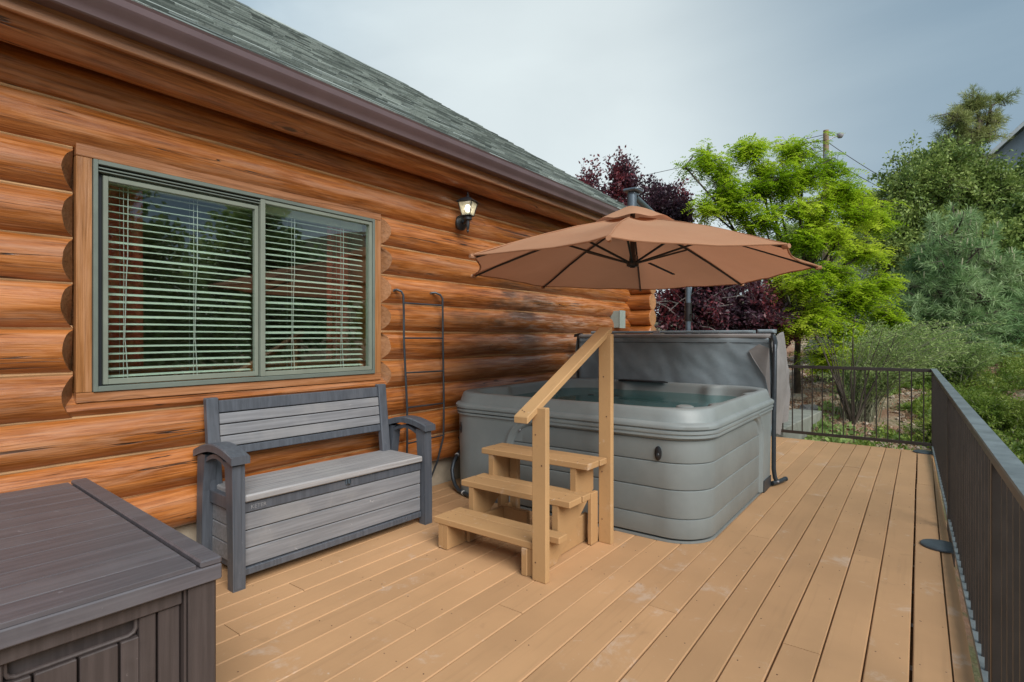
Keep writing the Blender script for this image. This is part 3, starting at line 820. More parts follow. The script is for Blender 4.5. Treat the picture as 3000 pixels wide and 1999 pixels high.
# ceiling lamp seen through the left pane
lp = E('ceiling_lamp', 'small lit ceiling lamp glowing inside behind the upper left blind', 'lamp', (-1.3, 1.62, 2.62))
m_ = MB(); m_.tube([(-1.3, 1.62, 2.7), (-1.3, 1.62, 2.56)], .008, 8); m_.build('stem', M['lamp'], lp)
m_ = MB(); m_.lathe([(.02, 2.56), (.09, 2.54), (.13, 2.49), (.125, 2.47), (.05, 2.45)], (-1.3, 1.62, 0), 20); m_.build('shade', M['bulb2'], lp)

# wall lantern
LY, LZ = 3.575, 2.35
lan = E('wall_lantern', 'black metal wall lantern with a lit bulb between window and umbrella', 'lamp', (.03, LY, LZ))
m_ = MB(); m_.lathe([(.066, -.012), (.068, .008), (.060, .018), (.050, .022), (.044, .030), (.02, .036)], (.03, LY+.045, 2.315), 24, 'x'); m_.build('backplate', M['lamp'], lan)
m_ = MB(); m_.tube([(.05, LY+.04, 2.315), (.09, LY+.02, 2.30), (.135, LY, 2.325), (.15, LY, 2.345)], .011, 8); m_.build('arm', M['lamp'], lan)
cx = .15
m_ = MB(); m_.lathe([(.030, 2.316), (.036, 2.322), (.036, 2.344), (.030, 2.350), (.03, 2.353)], (cx, LY, 0), 20); m_.build('collar', M['lamp'], lan)
m_ = MB(); m_.lathe([(.016, 2.316), (.017, 2.28), (.011, 2.24), (.008, 2.232), (.012, 2.225), (.012, 2.219), (.004, 2.212), (.003, 2.206)], (cx, LY, 0), 14); m_.build('tail', M['lamp'], lan)
def rot45(p, ang=R(16)):
    q = p-Vector((cx, LY, 0)); c_, s2 = math.cos(ang), math.sin(ang)
    return Vector((cx+q.x*c_-q.y*s2, LY+q.x*s2+q.y*c_, p.z))
b0, b1 = .038, .063; z0, z1 = 2.356, 2.468
m_ = MB(); m_.box(cx-.045, cx+.045, LY-.045, LY+.045, 2.351, 2.358, .001, rot45)
for sx in (-1, 1):
    for sy in (-1, 1):
        a = rot45(Vector((cx+sx*b0, LY+sy*b0, z0))); b_ = rot45(Vector((cx+sx*b1, LY+sy*b1, z1))); m_.tube([a, b_], .0042, 6)
m_.box(cx-.068, cx+.068, LY-.068, LY+.068, 2.466, 2.474, .001, rot45)
m_.build('cage', M['lamp'], lan, smooth=False)
m_ = MB()
vs = [rot45(Vector((cx+sx*.082, LY+sy*.082, 2.472))) for sx, sy in ((-1, -1), (1, -1), (1, 1), (-1, 1))]
vs += [rot45(Vector((cx+sx*.05, LY+sy*.05, 2.498))) for sx, sy in ((-1, -1), (1, -1), (1, 1), (-1, 1))]
vs += [rot45(Vector((cx+sx*.012, LY+sy*.012, 2.520))) for sx, sy in ((-1, -1), (1, -1), (1, 1), (-1, 1))]
m_.add(vs, [(3, 2, 1, 0), (8, 9, 10, 11)]+[(a+k, a+(k+1) % 4, a+4+(k+1) % 4, a+4+k) for a in (0, 4) for k in range(4)])
m_.lathe([(.010, 2.518), (.010, 2.530), (.014, 2.535), (.006, 2.545), (.005, 2.562)], (cx, LY, 0), 10)
m_.build('cap', M['lamp'], lan, smooth=False)
for sx, sy in ((1, 0), (-1, 0), (0, 1), (0, -1)):
    px_, py_ = -sy, sx
    m_ = MB(); q = [rot45(Vector((cx+sx*b+px_*b*t, LY+sy*b+py_*b*t, z))) for (b, z, t) in ((b0, z0, -1), (b0, z0, 1), (b1, z1, 1), (b1, z1, -1))]
    m_.add(q, [(0, 1, 2, 3)]); m_.build('pane', M['lglass'], lan, smooth=False)
m_ = MB(); m_.lathe([(.010, 2.385), (.020, 2.400), (.026, 2.420), (.024, 2.436), (.014, 2.448), (.003, 2.452)], (cx, LY, 0), 16); m_.build('bulb', M['bulb'], lan)
m_ = MB(); m_.lathe([(.014, 2.355), (.014, 2.385), (.010, 2.386)], (cx, LY, 0), 12); m_.build('socket', M['jbox'], lan)

# grey junction box near the house corner
jb = E('junction_box', 'grey green metal junction box on the logs near the house corner', 'electrical box', (.03, 6.72, 1.54))
bx('box_body', M['jbox'], jb, -.02, .110, 6.645, 6.80, 1.425, 1.648)
bx('box_lid', M['jbox'], jb, .1105, .124, 6.640, 6.805, 1.418, 1.655)
# outlet and conduit behind the tub corner
ol = E('outlet_box', 'small black outlet box low on the logs left of the hot tub', 'electrical box', (.02, 3.63, .37))
bx('outlet_body', M['black'], ol, -.03, .045, 3.60, 3.69, .32, .415)
m_ = MB(); m_.lathe([(.010, .046), (.012, .049), (.008, .051)], (0, 3.645, .365), 10, 'x'); m_.build('outlet_socket', M['jbox'], ol)
cb = E('conduit_hose', 'thick grey conduit hose curving from the wall to the deck behind the steps', 'hose', (.05, 3.45, 0))
P_ = [(-.02, 3.76, .30), (.02, 3.68, .305), (.05, 3.60, .30), (.075, 3.52, .275), (.095, 3.455, .225), (.10, 3.43, .165), (.12, 3.42, .10), (.16, 3.405, .05), (.23, 3.375, .024), (.32, 3.345, .022), (.42, 3.315, .022)]
m_ = MB(); m_.tube(P_, .0165, 10); m_.build('hose', M['iron'], cb)
for i, p in ((3, (.075, 3.52, .275)), (9, (.30, 3.352, .022))):
    m_ = MB(); d = (Vector(P_[min(i+1, len(P_)-1)])-Vector(P_[i-1])).normalized()*.006
    m_.tube([Vector(p)-d, Vector(p)+d], .0195, 10); m_.build('zip_tie', M['white'], cb)

# wrought iron ladder hanging on the wall
ld = E('wall_ladder', 'thin dark iron pipe ladder hanging by two hooks on the log wall', 'ladder', (.07, 3.1, 0))
lr = [(.02, 2.843, 1.662), (.05, 2.858, 1.668), (.072, 2.885, 1.655), (.078, 2.900, 1.625), (.075, 2.908, 1.50), (.075, 2.909, 1.27), (.075, 2.925, 1.02), (.078, 2.94, .74), (.075, 2.943, .46), (.07, 2.94, .30), (.055, 2.935, .16)]
rr_ = [(.02, 3.245, 1.668), (.05, 3.275, 1.672), (.072, 3.315, 1.655), (.078, 3.335, 1.625), (.075, 3.342, 1.50), (.075, 3.343, 1.27), (.075, 3.35, 1.02), (.078, 3.352, .74), (.075, 3.351, .46), (.02, 3.335, .25), (-.07, 3.30, .012)]
m_ = MB(); m_.tube(lr, .0088, 8); m_.build('side_rail', M['iron'], ld)
m_ = MB(); m_.tube(rr_, .0088, 8); m_.build('side_rail', M['iron'], ld)
for (za, zb, ya, yb) in ((1.567, 1.567, 2.908, 3.342), (1.292, 1.291, 2.909, 3.343), (1.020, 1.014, 2.925, 3.35), (.746, .742, 2.94, 3.352), (.464, .472, 2.943, 3.351)):
    m_ = MB(); m_.tube([(.075, ya, za), (.075, yb, zb)], .0065, 8); m_.build('rung', M['iron'], ld)
for yy, zz in ((2.843, 1.662), (3.245, 1.668)):
    m_ = MB(); m_.lathe([(.012, .018), (.013, .03), (.006, .034)], (0, yy, zz), 8, 'x'); m_.build('hook_bolt', M['rust'], ld)

# ------------------------------------------------------------------ storage bench
bn = E('storage_bench', 'grey plastic storage bench with slatted back and armrests under the window', 'bench', (.050, 1.375, 0), R(-2.4))
def lb(name, mat, *a, b=.004): m_ = MB(); m_.box(*a, b); return m_.build(name, mat, bn, local=True, smooth=False)
for s, (a, b_) in enumerate(((.018, .082), (1.312, 1.376))):
    # front leg tapers a little and leans
    m_ = MB()
    m_.prism([(.395, 0), (.455, 0), (.455, .20), (.446, .655), (.355, .655), (.375, .45), (.392, .2)], 'y', a, b_)
    m_.build('leg', M['benchf'], bn, local=True, smooth=False)
    m_ = MB(); m_.box(.4552, .459, a+.006, b_-.02, .01, .64, .002, lambda p: Vector((p.x-max(0, p.z-.2)*.02, p.y, p.z))); m_.build('leg_rib', M['benchf'], bn, local=True, smooth=False)
    m_ = MB(); m_.prism([(.0, 0), (.065, 0), (.085, .45), (.115, .655), (.018, .655), (.006, .3)], 'y', a, b_)
    m_.build('leg', M['benchf'], bn, local=True, smooth=False)
    # arched armrest
    y0, y1 = a-.016, b_+.016; n = 14; vs = []
    for i in range(n+1):
        t = i/n; x = -.002+.474*t; zt = .672+.052*math.sin(math.pi*min(1, t*.95+.02))+.014*t; th = .042
        for (yy, zz) in ((y0, zt-th), (y0, zt-.006), (y0+.006, zt), (y1-.006, zt), (y1, zt-.006), (y1, zt-th)): vs.append((x, yy, zz))
    fs = [(i*6+k, i*6+(k+1) % 6, (i+1)*6+(k+1) % 6, (i+1)*6+k)[::-1] for i in range(n) for k in range(6)]
    fs += [tuple(range(6)), tuple(range(n*6+5, n*6-1, -1))]
    m_ = MB(); m_.add(vs, fs); m_.build('armrest', M['benchf'], bn, local=True, angle=.5)
    # lower arch brace
    vs = []
    for i in range(n+1):
        t = i/n; x = .10+.27*t; zt = .632+.040*math.sin(math.pi*t)
        for (yy, zz) in ((a+.006, zt-.022), (a+.006, zt), (b_-.006, zt), (b_-.006, zt-.022)): vs.append((x, yy, zz))
    fs = [(i*4+k, i*4+(k+1) % 4, (i+1)*4+(k+1) % 4, (i+1)*4+k)[::-1] for i in range(n) for k in range(4)]
    m_ = MB(); m_.add(vs, fs); m_.build('arm_brace', M['benchf'], bn, local=True, angle=.5)
lb('seat_lid', M['seat'], .045, .438, .088, 1.306, .437, .476, b=.007)
for i in range(5):
    lb('lid_groove', M['benchs'], .110+.066*i, .1125+.066*i, .10, 1.294, .4762, .4768, b=0)
lb('trim_band', M['benchf'], .03, .418, .088, 1.306, .378, .430)
zs = [(.285, .373), (.190, .280), (.095, .185)]
for (a, b_) in zs: lb('front_slat', M['benchs'], .395, .412, .088, 1.306, a, b_)
lb('base_lip', M['benchf'], .04, .424, .088, 1.306, .052, .090)
lb('box_core', M['shadow'], .04, .394, .10, 1.295, .07, .43, b=0)  # solid black filler, painted as the shade inside the bench
for yy in ((.086, .099), (1.295, 1.308)):
    for (a, b_) in zs: lb('side_slat', M['benchs'], .06, .392, yy[0]-.012, yy[1], a, b_)
    lb('side_rim', M['benchf'], .05, .40, yy[0]-.03, yy[1], .381, .452)
lb('back_panel', M['benchf'], .028, .04, .09, 1.304, .06, .43)
# backrest leaning back
def lean(p): return Vector((p.x-(p.z-.46)*.115, p.y, p.z))
for (a, b_) in ((.055, .122), (1.232, 1.300)):
    m_ = MB(); m_.box(.050, .098, a, b_, .445, .955, .006, lean); m_.build('back_post', M['benchf'], bn, local=True, smooth=False)
for i, (a, b_, mt) in enumerate(((.868, .936, 'benchf'), (.803, .862, 'benchs'), (.738, .797, 'benchs'), (.673, .732, 'benchs'), (.622, .667, 'benchf'))):
    m_ = MB(); m_.box(.058, .086, .1225, 1.2315, a, b_, .004, lean); m_.build('back_slat', M[mt], bn, local=True, smooth=False)
m_ = MB(); m_.box(.056, .066, .13, 1.225, .625, .93, 0, lean); m_.build('back_gap_shade', M['shadow'], bn, local=True, smooth=False)  # black sheet added as painted shade between the back slats
lb('latch', M['ubrm'], .412, .428, .700, .735, .400, .442, b=.003)
m_ = MB(); m_.tube([(.432, .707, .436), (.434, .707, .412), (.436, .7175, .405), (.434, .728, .412), (.432, .728, .436)], .003, 6); m_.build('latch_hasp', M['iron'], bn, local=True)
tx = bpy.data.curves.new('maker_name', 'FONT'); tx.body = 'KETER'; tx.size = .030; tx.extrude = .0008; tx.align_x = 'LEFT'
tx.materials.append(M['benchs'])
to = bpy.data.objects.new('maker_name', tx); C.objects.link(to); to.parent = bn
to.location = (.4185, .125, .394); to.rotation_euler = (R(90), 0, R(90))
tm = bpy.data.meshes.new_from_object(to); mw = to.matrix_basis.copy(); bpy.data.objects.remove(to)
to = bpy.data.objects.new('maker_name', tm); C.objects.link(to); to.parent = bn; to.matrix_basis = mw

# ------------------------------------------------------------------ deck box
db = E('deck_box', 'large dark brown plastic deck box with slatted lid in the near left corner', 'storage box', (.115, .875, 0), R(-2.5))
def dbx(name, mat, *a, b=.004): m_ = MB(); m_.box(*a, b); return m_.build(name, mat, db, local=True, smooth=False)
H = .63; YL = -1.45
dbx('lid_rim', M['boxl'], 0, 1.472, YL, 0, H-.070, H-.0225, b=.004)
dbx('lid_border', M['boxl'], 0, 1.472, -.062, 0, H-.022, H, b=.005)
dbx('lid_border', M['boxl'], 0, 1.472, YL, YL+.082, H-.022, H, b=.006)
n = 12; x0, x1 = .0, 1.468
for i in range(n):
    a = x0+(x1-x0)*i/n; b_ = x0+(x1-x0)*(i+1)/n
    dbx('lid_slat', M['boxl'], a+.002, b_-.002, YL+.10, -.072, H-.0222, H-.008, b=.001)
dbx('corner_post', M['boxb'], 1.335, 1.456, -.088, -.010, 0, H-.071, b=.006)
dbx('corner_bead', M['boxb'], 1.38, 1.445, -.097, -.0895, 0, H-.071, b=.002)
dbx('corner_post', M['boxb'], .03, .15, -.155, -.022, 0, H-.071, b=.006)
dbx('front_rail', M['boxb'], 1.39, 1.436, YL+.15, -.0985, H-.122, H-.071, b=.003)
dbx('end_panel', M['boxb'], .151, 1.324, -.075, -.045, .03, H-.071, b=.003)
# planks on the front with a long handle recess
pk = [-.098]+[-.16-.0915*i for i in range(12)]
RA, RB = -.205, -.490            # handle recess extents
for a, b_ in zip(pk[1:], pk[:-1]):
    ztop = H-.125
    lo, hi = max(a+.003, RB), min(b_-.003, RA)
    if hi-lo > .004:
        dbx('front_plank', M['boxb'], 1.395, 1.424, lo if lo > a+.004 else a+.003, hi if hi < b_-.004 else b_-.003, .03, H-.178, b=.003)
        if hi < b_-.01: dbx('front_plank', M['boxb'], 1.395, 1.424, hi+.0005, b_-.003, .03, ztop, b=.003)
        if lo > a+.01: dbx('front_plank', M['boxb'], 1.395, 1.424, a+.003, lo-.0005, .03, ztop, b=.003)
    else: dbx('front_plank', M['boxb'], 1.395, 1.424, a+.003, b_-.003, .03, ztop, b=.003)
dbx('handle_recess', M['boxb'], 1.372, 1.388, RB-.02, RA+.03, H-.20, H-.11, b=.004)
m_ = MB(); pts = [(1.415, RA-.004, H-.122), (1.415, RA-.004, H-.155), (1.415, RA-.010, H-.166), (1.415, RA-.024, H-.172), (1.415, RB+.024, H-.172), (1.415, RB+.010, H-.166), (1.415, RB+.004, H-.155), (1.415, RB+.004, H-.122)]
m_.tube([(x-.006, y, z) for (x, y, z) in pts], .0062, 8); m_.build('handle_lip', M['boxb'], db, local=True)
dbx('box_core', M['shadow'], .10, 1.370, YL+.1, -.09, .02, H-.08, b=0)  # solid black filler, painted as the shade inside the deck box
dbx('back_panel', M['boxb'], .04, .07, YL+.1, -.157, .03, H-.071, b=.003)

# ------------------------------------------------------------------ steps with handrail
st = E('hot_tub_steps', 'tan painted wooden three step stair with a handrail in front of the hot tub', 'steps', (1.3, 2.8, 0))
def sb(name, *a, b=.004, mat='step'): return bx(name, M[mat], st, *a, b=b)
TR = [(.885, 1.700, 2.425, .190), (.890, 1.715, 2.668, .366), (.895, 1.722, 2.868, .543)]
for (a, b_, y, z) in TR:
    sb('tread_board', a, b_-.05 if y < 2.5 else b_, y, y+.137, z-.038, z)
    sb('tread_board', a+.002, b_+.005, y+.1455, y+.234, z-.038, z)
poly = [(2.43, .004), (2.43, .151), (2.672, .151), (2.672, .327), (2.875, .327), (2.875, .504), (3.100, .504), (3.100, .335), (2.66, .004)]
for x0 in (.955, 1.595):
    m_ = MB(); m_.prism(poly, 'x', x0, x0+.037); m_.build('stringer', M['step'], st, smooth=False)
sb('front_cleat', .915, .953, 2.430, 2.58, .002, .151); sb('front_cleat', 1.555, 1.5935, 2.418, 2.56, .002, .151)
sb('side_brace', .915, .9535, 3.02, 3.108, .002, .50); sb('side_brace', 1.634, 1.662, 3.02, 3.106, .002, .325)
sb('side_brace', .994, 1.06, 3.06, 3.098, .002, .50)
sb('low_rail', .994, 1.02, 2.60, 3.055, .004, .145); sb('low_rail', 1.568, 1.5935, 2.57, 3.098, .004, .175)
sb('low_rail', .994, 1.21, 2.96, 3.00, .004, .14)
sb('rail_post', 1.6365, 1.726, 2.405, 2.443, 0, .925, mat='step_d'); sb('rail_post', 1.664, 1.752, 3.1085, 3.1465, 0, 1.318, mat='step_d')
# sloping handrail
a = Vector((1.552, 2.33, .872)); sl2 = (1.362-.886)/(3.165-2.33)
m_ = MB()
def hr(p): return Vector((p.x+(p.y-2.33)*.128*.6, p.y, p.z+(p.y-2.33)*sl2+.012*(0)))
m_.box(1.575, 1.665, 2.325, 3.172, .848, .886, .004, hr); m_.build('handrail', M['step_d'], st, smooth=False)

mb = MB()
for (x, y, z) in [(1.66, 2.4046, .10), (1.70, 2.4046, .62), (1.66, 2.4046, .78), (1.69, 3.108, .45), (1.72, 3.108, .80), (1.70, 3.108, 1.05), (1.69, 3.108, .15)]:
    mb.lathe([(.0045, -.001), (.004, .0003)], (x, y, z), 8, 'y')
for (a, b_, y, z) in TR:
    for x in (a+.09, b_-.09):
        for dy in (.03, .10, .19): mb.lathe([(.0045, -.001), (.004, .0004)], (x, y+dy, z), 8)
for (x, y, z) in [(1.62, 2.36, .9045), (1.60, 2.37, .910)]:
    mb.lathe([(.0045, -.001), (.004, .0016)], (x, y, z), 8)
mb.build('screw_head', M['screw'], st, smooth=False, kind='stuff')

# ------------------------------------------------------------------ hot tub
tub = E('hot_tub', 'square grey hot tub filled with water with its cover folded off', 'hot tub', (1.19, 4.37, 0))
TX0, TX1, TY0, TY1 = .12, 2.262, 3.335, 5.40
TC = ((TX0+TX1)/2, (TY0+TY1)/2); TW, TD = (TX1-TX0)/2, (TY1-TY0)/2
def rrect(t, inset, rad):
    """point and normal on a rounded rectangle, t in [0,1) by arc length from front-left going +x"""
    w_, d_ = TW-inset, TD-inset; rad = max(.03, min(rad, w_-.01, d_-.01))
    segs = [2*(w_-rad), math.pi/2*rad, 2*(d_-rad), math.pi/2*rad]*2; tot = sum(segs); s = (t % 1)*tot
    corners = [(w_-rad, -d_+rad, -90), (w_-rad, d_-rad, 0), (-w_+rad, d_-rad, 90), (-w_+rad, -d_+rad, 180)]
    for i in range(4):
        if s < segs[2*i]:
            if i == 0: return (TC[0]-w_+rad+s, TC[1]-d_, 0, -1)
            if i == 1: return (TC[0]+w_, TC[1]-d_+rad+s, 1, 0)
            if i == 2: return (TC[0]+w_-rad-s, TC[1]+d_, 0, 1)
            return (TC[0]-w_, TC[1]+d_-rad-s, -1, 0)
        s -= segs[2*i]
        if s < segs[2*i+1]:
            a_ = R(corners[i][2])+s/rad; cx_, cy_ = corners[i][0], corners[i][1]
            return (TC[0]+cx_+rad*math.cos(a_), TC[1]+cy_+rad*math.sin(a_), math.cos(a_), math.sin(a_))
        s -= segs[2*i+1]
    return (TC[0]-w_+rad, TC[1]-d_, 0, -1)
NT = 640; RO = .27
per = 2*(2*(TW-RO))+2*(2*(TD-RO))+2*math.pi*RO
# arch range on the perimeter: front from x=.80 round the front right corner to y=4.78
sA = (.80-(TC[0]-TW+RO)); sB = 2*(TW-RO)+math.pi/2*RO+(4.80-(TC[1]-TD+RO))
def arch_d(s, z):
    """signed distance inside the recessed panel field (rounded upper ends)"""
    rr = .22; top = .655
    mid = (sA+sB)/2; hw = (sB-sA)/2
    dx = hw-abs(s-mid); dz = top-z
    if dx < rr and dz < rr: return rr-math.hypot(rr-dx, rr-dz)
    return min(dx, dz)
zsb = [.025, .06, .10, .15, .20, .25, .30, .34, .38, .42, .46, .50, .53, .55, .57, .59, .605, .62, .63, .64, .65, .66, .67, .68, .69, .70]
mb = MB(); vs = []
for i in range(NT):
    t = i/NT; s = t*per
    x, y, nx_, ny_ = rrect(t, 0, RO)
    for z in zsb:
        d = arch_d(s, z); off = 0
        off -= .024*sstep(-.004, .010, d)*1.0
        off += .012*sstep(-.060, -.048, d)*(1-sstep(-.036, -.026, d))
        off -= .010*(1-sstep(0, .55, z))*.9              # slight taper at the foot
        off += .004*sstep(.655, .66, z)
        vs.append((x+nx_*off, y+ny_*off, z))
nv = len(zsb)
fs = [(i*nv+j, ((i+1) % NT)*nv+j, ((i+1) % NT)*nv+j+1, i*nv+j+1) for i in range(NT) for j in range(nv-1)]
mb.add(vs, fs); mb.build('cabinet', M['tub'], tub, angle=.9)
# lapped siding strips in the recessed field
rows = [(.030, .152), (.158, .334), (.340, .503), (.509, .648)]
for (z0, z1) in rows:
    mb = MB(); vs = []; n = 190; k_ = 5
    s0, s1 = sA+.016, sB-.016
    for i in range(n+1):
        s = s0+(s1-s0)*i/n; x, y, nx_, ny_ = rrect(s/per, 0, RO)
        ztop = z1
        dx = min(s-sA, sB-s)
        if dx < .22: ztop = min(z1, .655-.22+math.sqrt(max(0, .22**2-(.22-dx)**2))-.012)
        for j, (f, of) in enumerate(((0, -.020), (0, -.0125), (.03, -.0105), (.97, -.0135), (1, -.020))):
            zz = z0+(max(z0+.002, ztop)-z0)*f; of2 = of-.010*(1-sstep(0, .55, zz))*.9
            vs.append((x+nx_*of2, y+ny_*of2, zz))
    fs = [(i*k_+j, (i+1)*k_+j, (i+1)*k_+j+1, i*k_+j+1) for i in range(n) for j in range(k_-1)]
    mb.add(vs, fs); mb.build('siding_panel', M['tubp'], tub, angle=.6)
# rim: ridges, band, deck and basin as rings
rings = [(-.004, .664), (-.012, .668), (-.012, .680), (-.004, .685), (-.004, .689), (-.016, .694), (-.016, .708), (-.008, .714), (-.008, .718), (-.020, .724), (-.022, .742),
         (-.014, .756), (.004, .762), (.014, .80), (.024, .834), (.030, .842), (.040, .846), (.066, .846), (.076, .842), (.084, .832), (.092, .81), (.100, .77), (.118, .70), (.17, .62), (.26, .56), (.30, .545)]
mb = MB(); vs = []
for (ins, z) in rings:
    for i in range(NT):
        t = i/NT; rad = RO+(.10*sstep(.04, .08, ins))-max(0, ins-.1)*.8
        x, y, nx_, ny_ = rrect(t, ins, rad)
        e_ = 0.0
        if ins > .05:
            e_ = .050*max(0, math.sin(2*math.pi*t*8+.9))**6*sstep(.05, .085, ins)
            z2 = z
        vs.append((x-nx_*e_, y-ny_*e_, z))
nr = len(rings)
fs = [(j*NT+i, j*NT+(i+1) % NT, (j+1)*NT+(i+1) % NT, (j+1)*NT+i) for j in range(nr-1) for i in range(NT)]
mb.add(vs, fs); mb.build('rim', M['tub'], tub, angle=.8)
# seats and floor under water
mb = MB(); vs = []; rg = [(.28, .55), (.44, .50), (.62, .46), (.68, .34), (.72, .20), (.95, .18)]
for (ins, z) in rg:
    for i in range(120):
        t = i/120; x, y, nx_, ny_ = rrect(t, ins, .2)
        zz = z+(.05*math.sin(2*math.pi*t*4)*(1 if ins < .65 else 0))
        vs.append((x, y, zz))
fs = [(j*120+i, j*120+(i+1) % 120, (j+1)*120+(i+1) % 120, (j+1)*120+i) for j in range(len(rg)-1) for i in range(120)]
fs.append(tuple(range((len(rg)-1)*120, len(rg)*120)))
mb.add(vs, fs); mb.build('seat_shell', M['tubin'], tub, angle=.8)
mb = MB(); vs = []
for i in range(120):
    x, y, nx_, ny_ = rrect(i/120, .108, .30); vs.append((x, y, .752))
mb.add(vs, [tuple(range(120))]); mb.build('water', M['water'], tub, smooth=False)
# plinth
for nm_, ins_, za_, zb_, mt_ in (('plinth', .05, .002, .03, 'gasket'), ('base_pan', .020, .001, .016, 'tubp')):
    mb = MB(); mb.prism([rrect(i/160, ins_, RO)[:2] for i in range(160)], 'z', za_, zb_); mb.build(nm_, M[mt_], tub, smooth=False)
# cover clips (black ovals)
def clip(px_, py_, pz_, nx_, ny_, name='cover_clip'):
    m_ = MB(); tx_, ty_ = -ny_, nx_
    for (w_, h_, dp, o_) in ((.022, .046, .008, 0), (.012, .018, .014, .004)):
        pts = []
        for q in range(18):
            a_ = 2*math.pi*q/18; pts.append((math.cos(a_)*w_, math.sin(a_)*h_))
        vs = [(px_+tx_*p[0]+nx_*d, py_+ty_*p[0]+ny_*d, pz_+p[1]+(-.012 if o_ else 0)) for d in (-.004, dp) for p in pts]
        vs += [(px_+tx_*p[0]*.7+nx_*(dp+.004), py_+ty_*p[0]*.7+ny_*(dp+.004), pz_+p[1]*.7+(-.012 if o_ else 0)) for p in pts]
        fs = [(i, (i+1) % 18, (i+1) % 18+18, i+18) for i in range(18)]+[(i+18, (i+1) % 18+18, (i+1) % 18+36, i+36) for i in range(18)]+[tuple(range(36, 54))]
        m_.add(vs, fs)
    m_.build(name, M['black'], tub)
clip(1.965, 3.345, .560, 0, -1); clip(.262, 3.372, .555, -.45, -.89)
m_ = MB(); m_.lathe([(.006, -.012), (.006, .0), (.003, .002)], (.885, TY0+.005, .60), 8, 'y'); m_.build('panel_screw', M['tape'], tub)
# control panel, filter grille, jets, pillows
m_ = MB(); m_.lathe([(1.0, 0), (1.0, .010), (.9, .016)], (0, 0, 0), 28, 'z', lambda p: Vector((1.02+p.x*.27, 5.285+p.y*.055, .843+p.z))); m_.build('control_panel', M['black'], tub)
m_ = MB(); m_.lathe([(1.0, 0), (1.0, .012), (.9, .016)], (0, 0, 0), 28, 'z', lambda p: Vector((.62+p.x*.13, 5.08+p.y*.05, .735+p.z))); m_.build('jet_ring', M['tubin'], tub)
m_ = MB()
for q in range(17):
    pass
pts = [(.47, 3.92+.26*math.sin(math.pi*q/12)*.3, .735+.115*math.sin(math.pi*q/12)) for q in range(13)]
m_.grid(lambda u, v: (.56+.018*v, 4.28-.09*math.cos(math.pi*u), .72+.105*math.sin(math.pi*u)), 16, 3); m_.build('filter_cover', M['tub'], tub)
for (a_, b_) in ((.80, 4.60), (.90, 4.78), (1.02, 4.66)):
    m_ = MB(); m_.lathe([(.030, .7525), (.030, .756), (.012, .757)], (a_, b_, 0), 14); m_.build('jet', M['black'], tub)
# corner diverter caps
for (a_, b_) in ((2.075, 3.52),):
    m_ = MB(); m_.lathe([(.055, .838), (.055, .850), (.035, .858), (.02, .856)], (a_, b_, 0), 18); m_.build('diverter_cap', M['tub'], tub)

# cover folded upright behind the tub
cv = E('hot_tub_cover', 'folded grey vinyl hot tub cover standing upright behind the tub', 'hot tub cover', (1.2, 5.55, .4))
def slab(x0, x1, y0, y1, z0, z1, seed, nxx=70, nzz=34, rad=.035):
    mb = MB(); vs = []
    secs = []
    for (a_, sgn) in ((y0, -1), (y1, 1)):
        for i in range(nxx+1):
            for j in range(nzz+1):
                u, v = i/nxx, j/nzz; x = x0+(x1-x0)*u; z = z0+(z1-z0)*v
                ed = min(u*(x1-x0), (1-u)*(x1-x0), v*(z1-z0), (1-v)*(z1-z0))
                rd = rad-math.sqrt(max(0, rad*rad-(rad-min(ed, rad))**2))
                wr = .010*nz(x*2.2, z*3, seed)+.013*nz(x*4.5+z*3.2, z*1.6-x*1.0, seed+5)*sstep(0, .3, v)+.005*nz(x*14+z*9, z*7, seed)
                fold = .010*abs(nz(x*6+z*5.5, z*2-x*2, seed+2))
                vs.append((x, a_+sgn*(-rd+(wr-fold)*sstep(0, .06, ed)), z))
    nn = (nxx+1)*(nzz+1); W_ = nzz+1
    fs = []
    for i in range(nxx):
        for j in range(nzz):
            q = (i*W_+j, (i+1)*W_+j, (i+1)*W_+j+1, i*W_+j+1); fs += [q, tuple(k+nn for k in q[::-1])]
    bd = [i*W_ for i in range(nxx+1)]+[nxx*W_+j for j in range(1, W_)]+[i*W_+nzz for i in range(nxx-1, -1, -1)]+[j for j in range(nzz-1, 0, -1)]
    for k in range(len(bd)):
        a_, b_ = bd[k], bd[(k+1) % len(bd)]; fs.append((b_, a_, a_+nn, b_+nn))
    mb.add(vs, fs); return mb
slab(.175, 2.205, 5.43, 5.545, .42, 1.318, 3).build('cover_half', M['vinyl'], cv, angle=1.0)
slab(.165, 2.215, 5.56, 5.675, .40, 1.312, 9).build('cover_half', M['vinyl_b'], cv, angle=1.0)
slab(.18, 2.20, 5.425, 5.68, 1.285, 1.332, 14, 60, 6, .018).build('hinge_top', M['vinyl_b'], cv, angle=1.0)
bx('seam_piping', M['black'], cv, .19, 2.19, 5.4245, 5.430, 1.244, 1.249, b=.001)
slab(.31, 2.035, 5.49, 5.62, 1.338, 1.366, 21, 50, 5, .010).build('stiffener_sleeve', M['vinyl'], cv, angle=1.0)
slab(2.075, 2.225, 5.47, 5.60, 1.338, 1.372, 23, 12, 5, .012).build('padded_cap', M['vinyl'], cv, angle=1.0)
bx('tape_patch', M['tape'], cv, 1.055, 1.125, 5.482, 5.4885, 1.330, 1.368, b=.001)
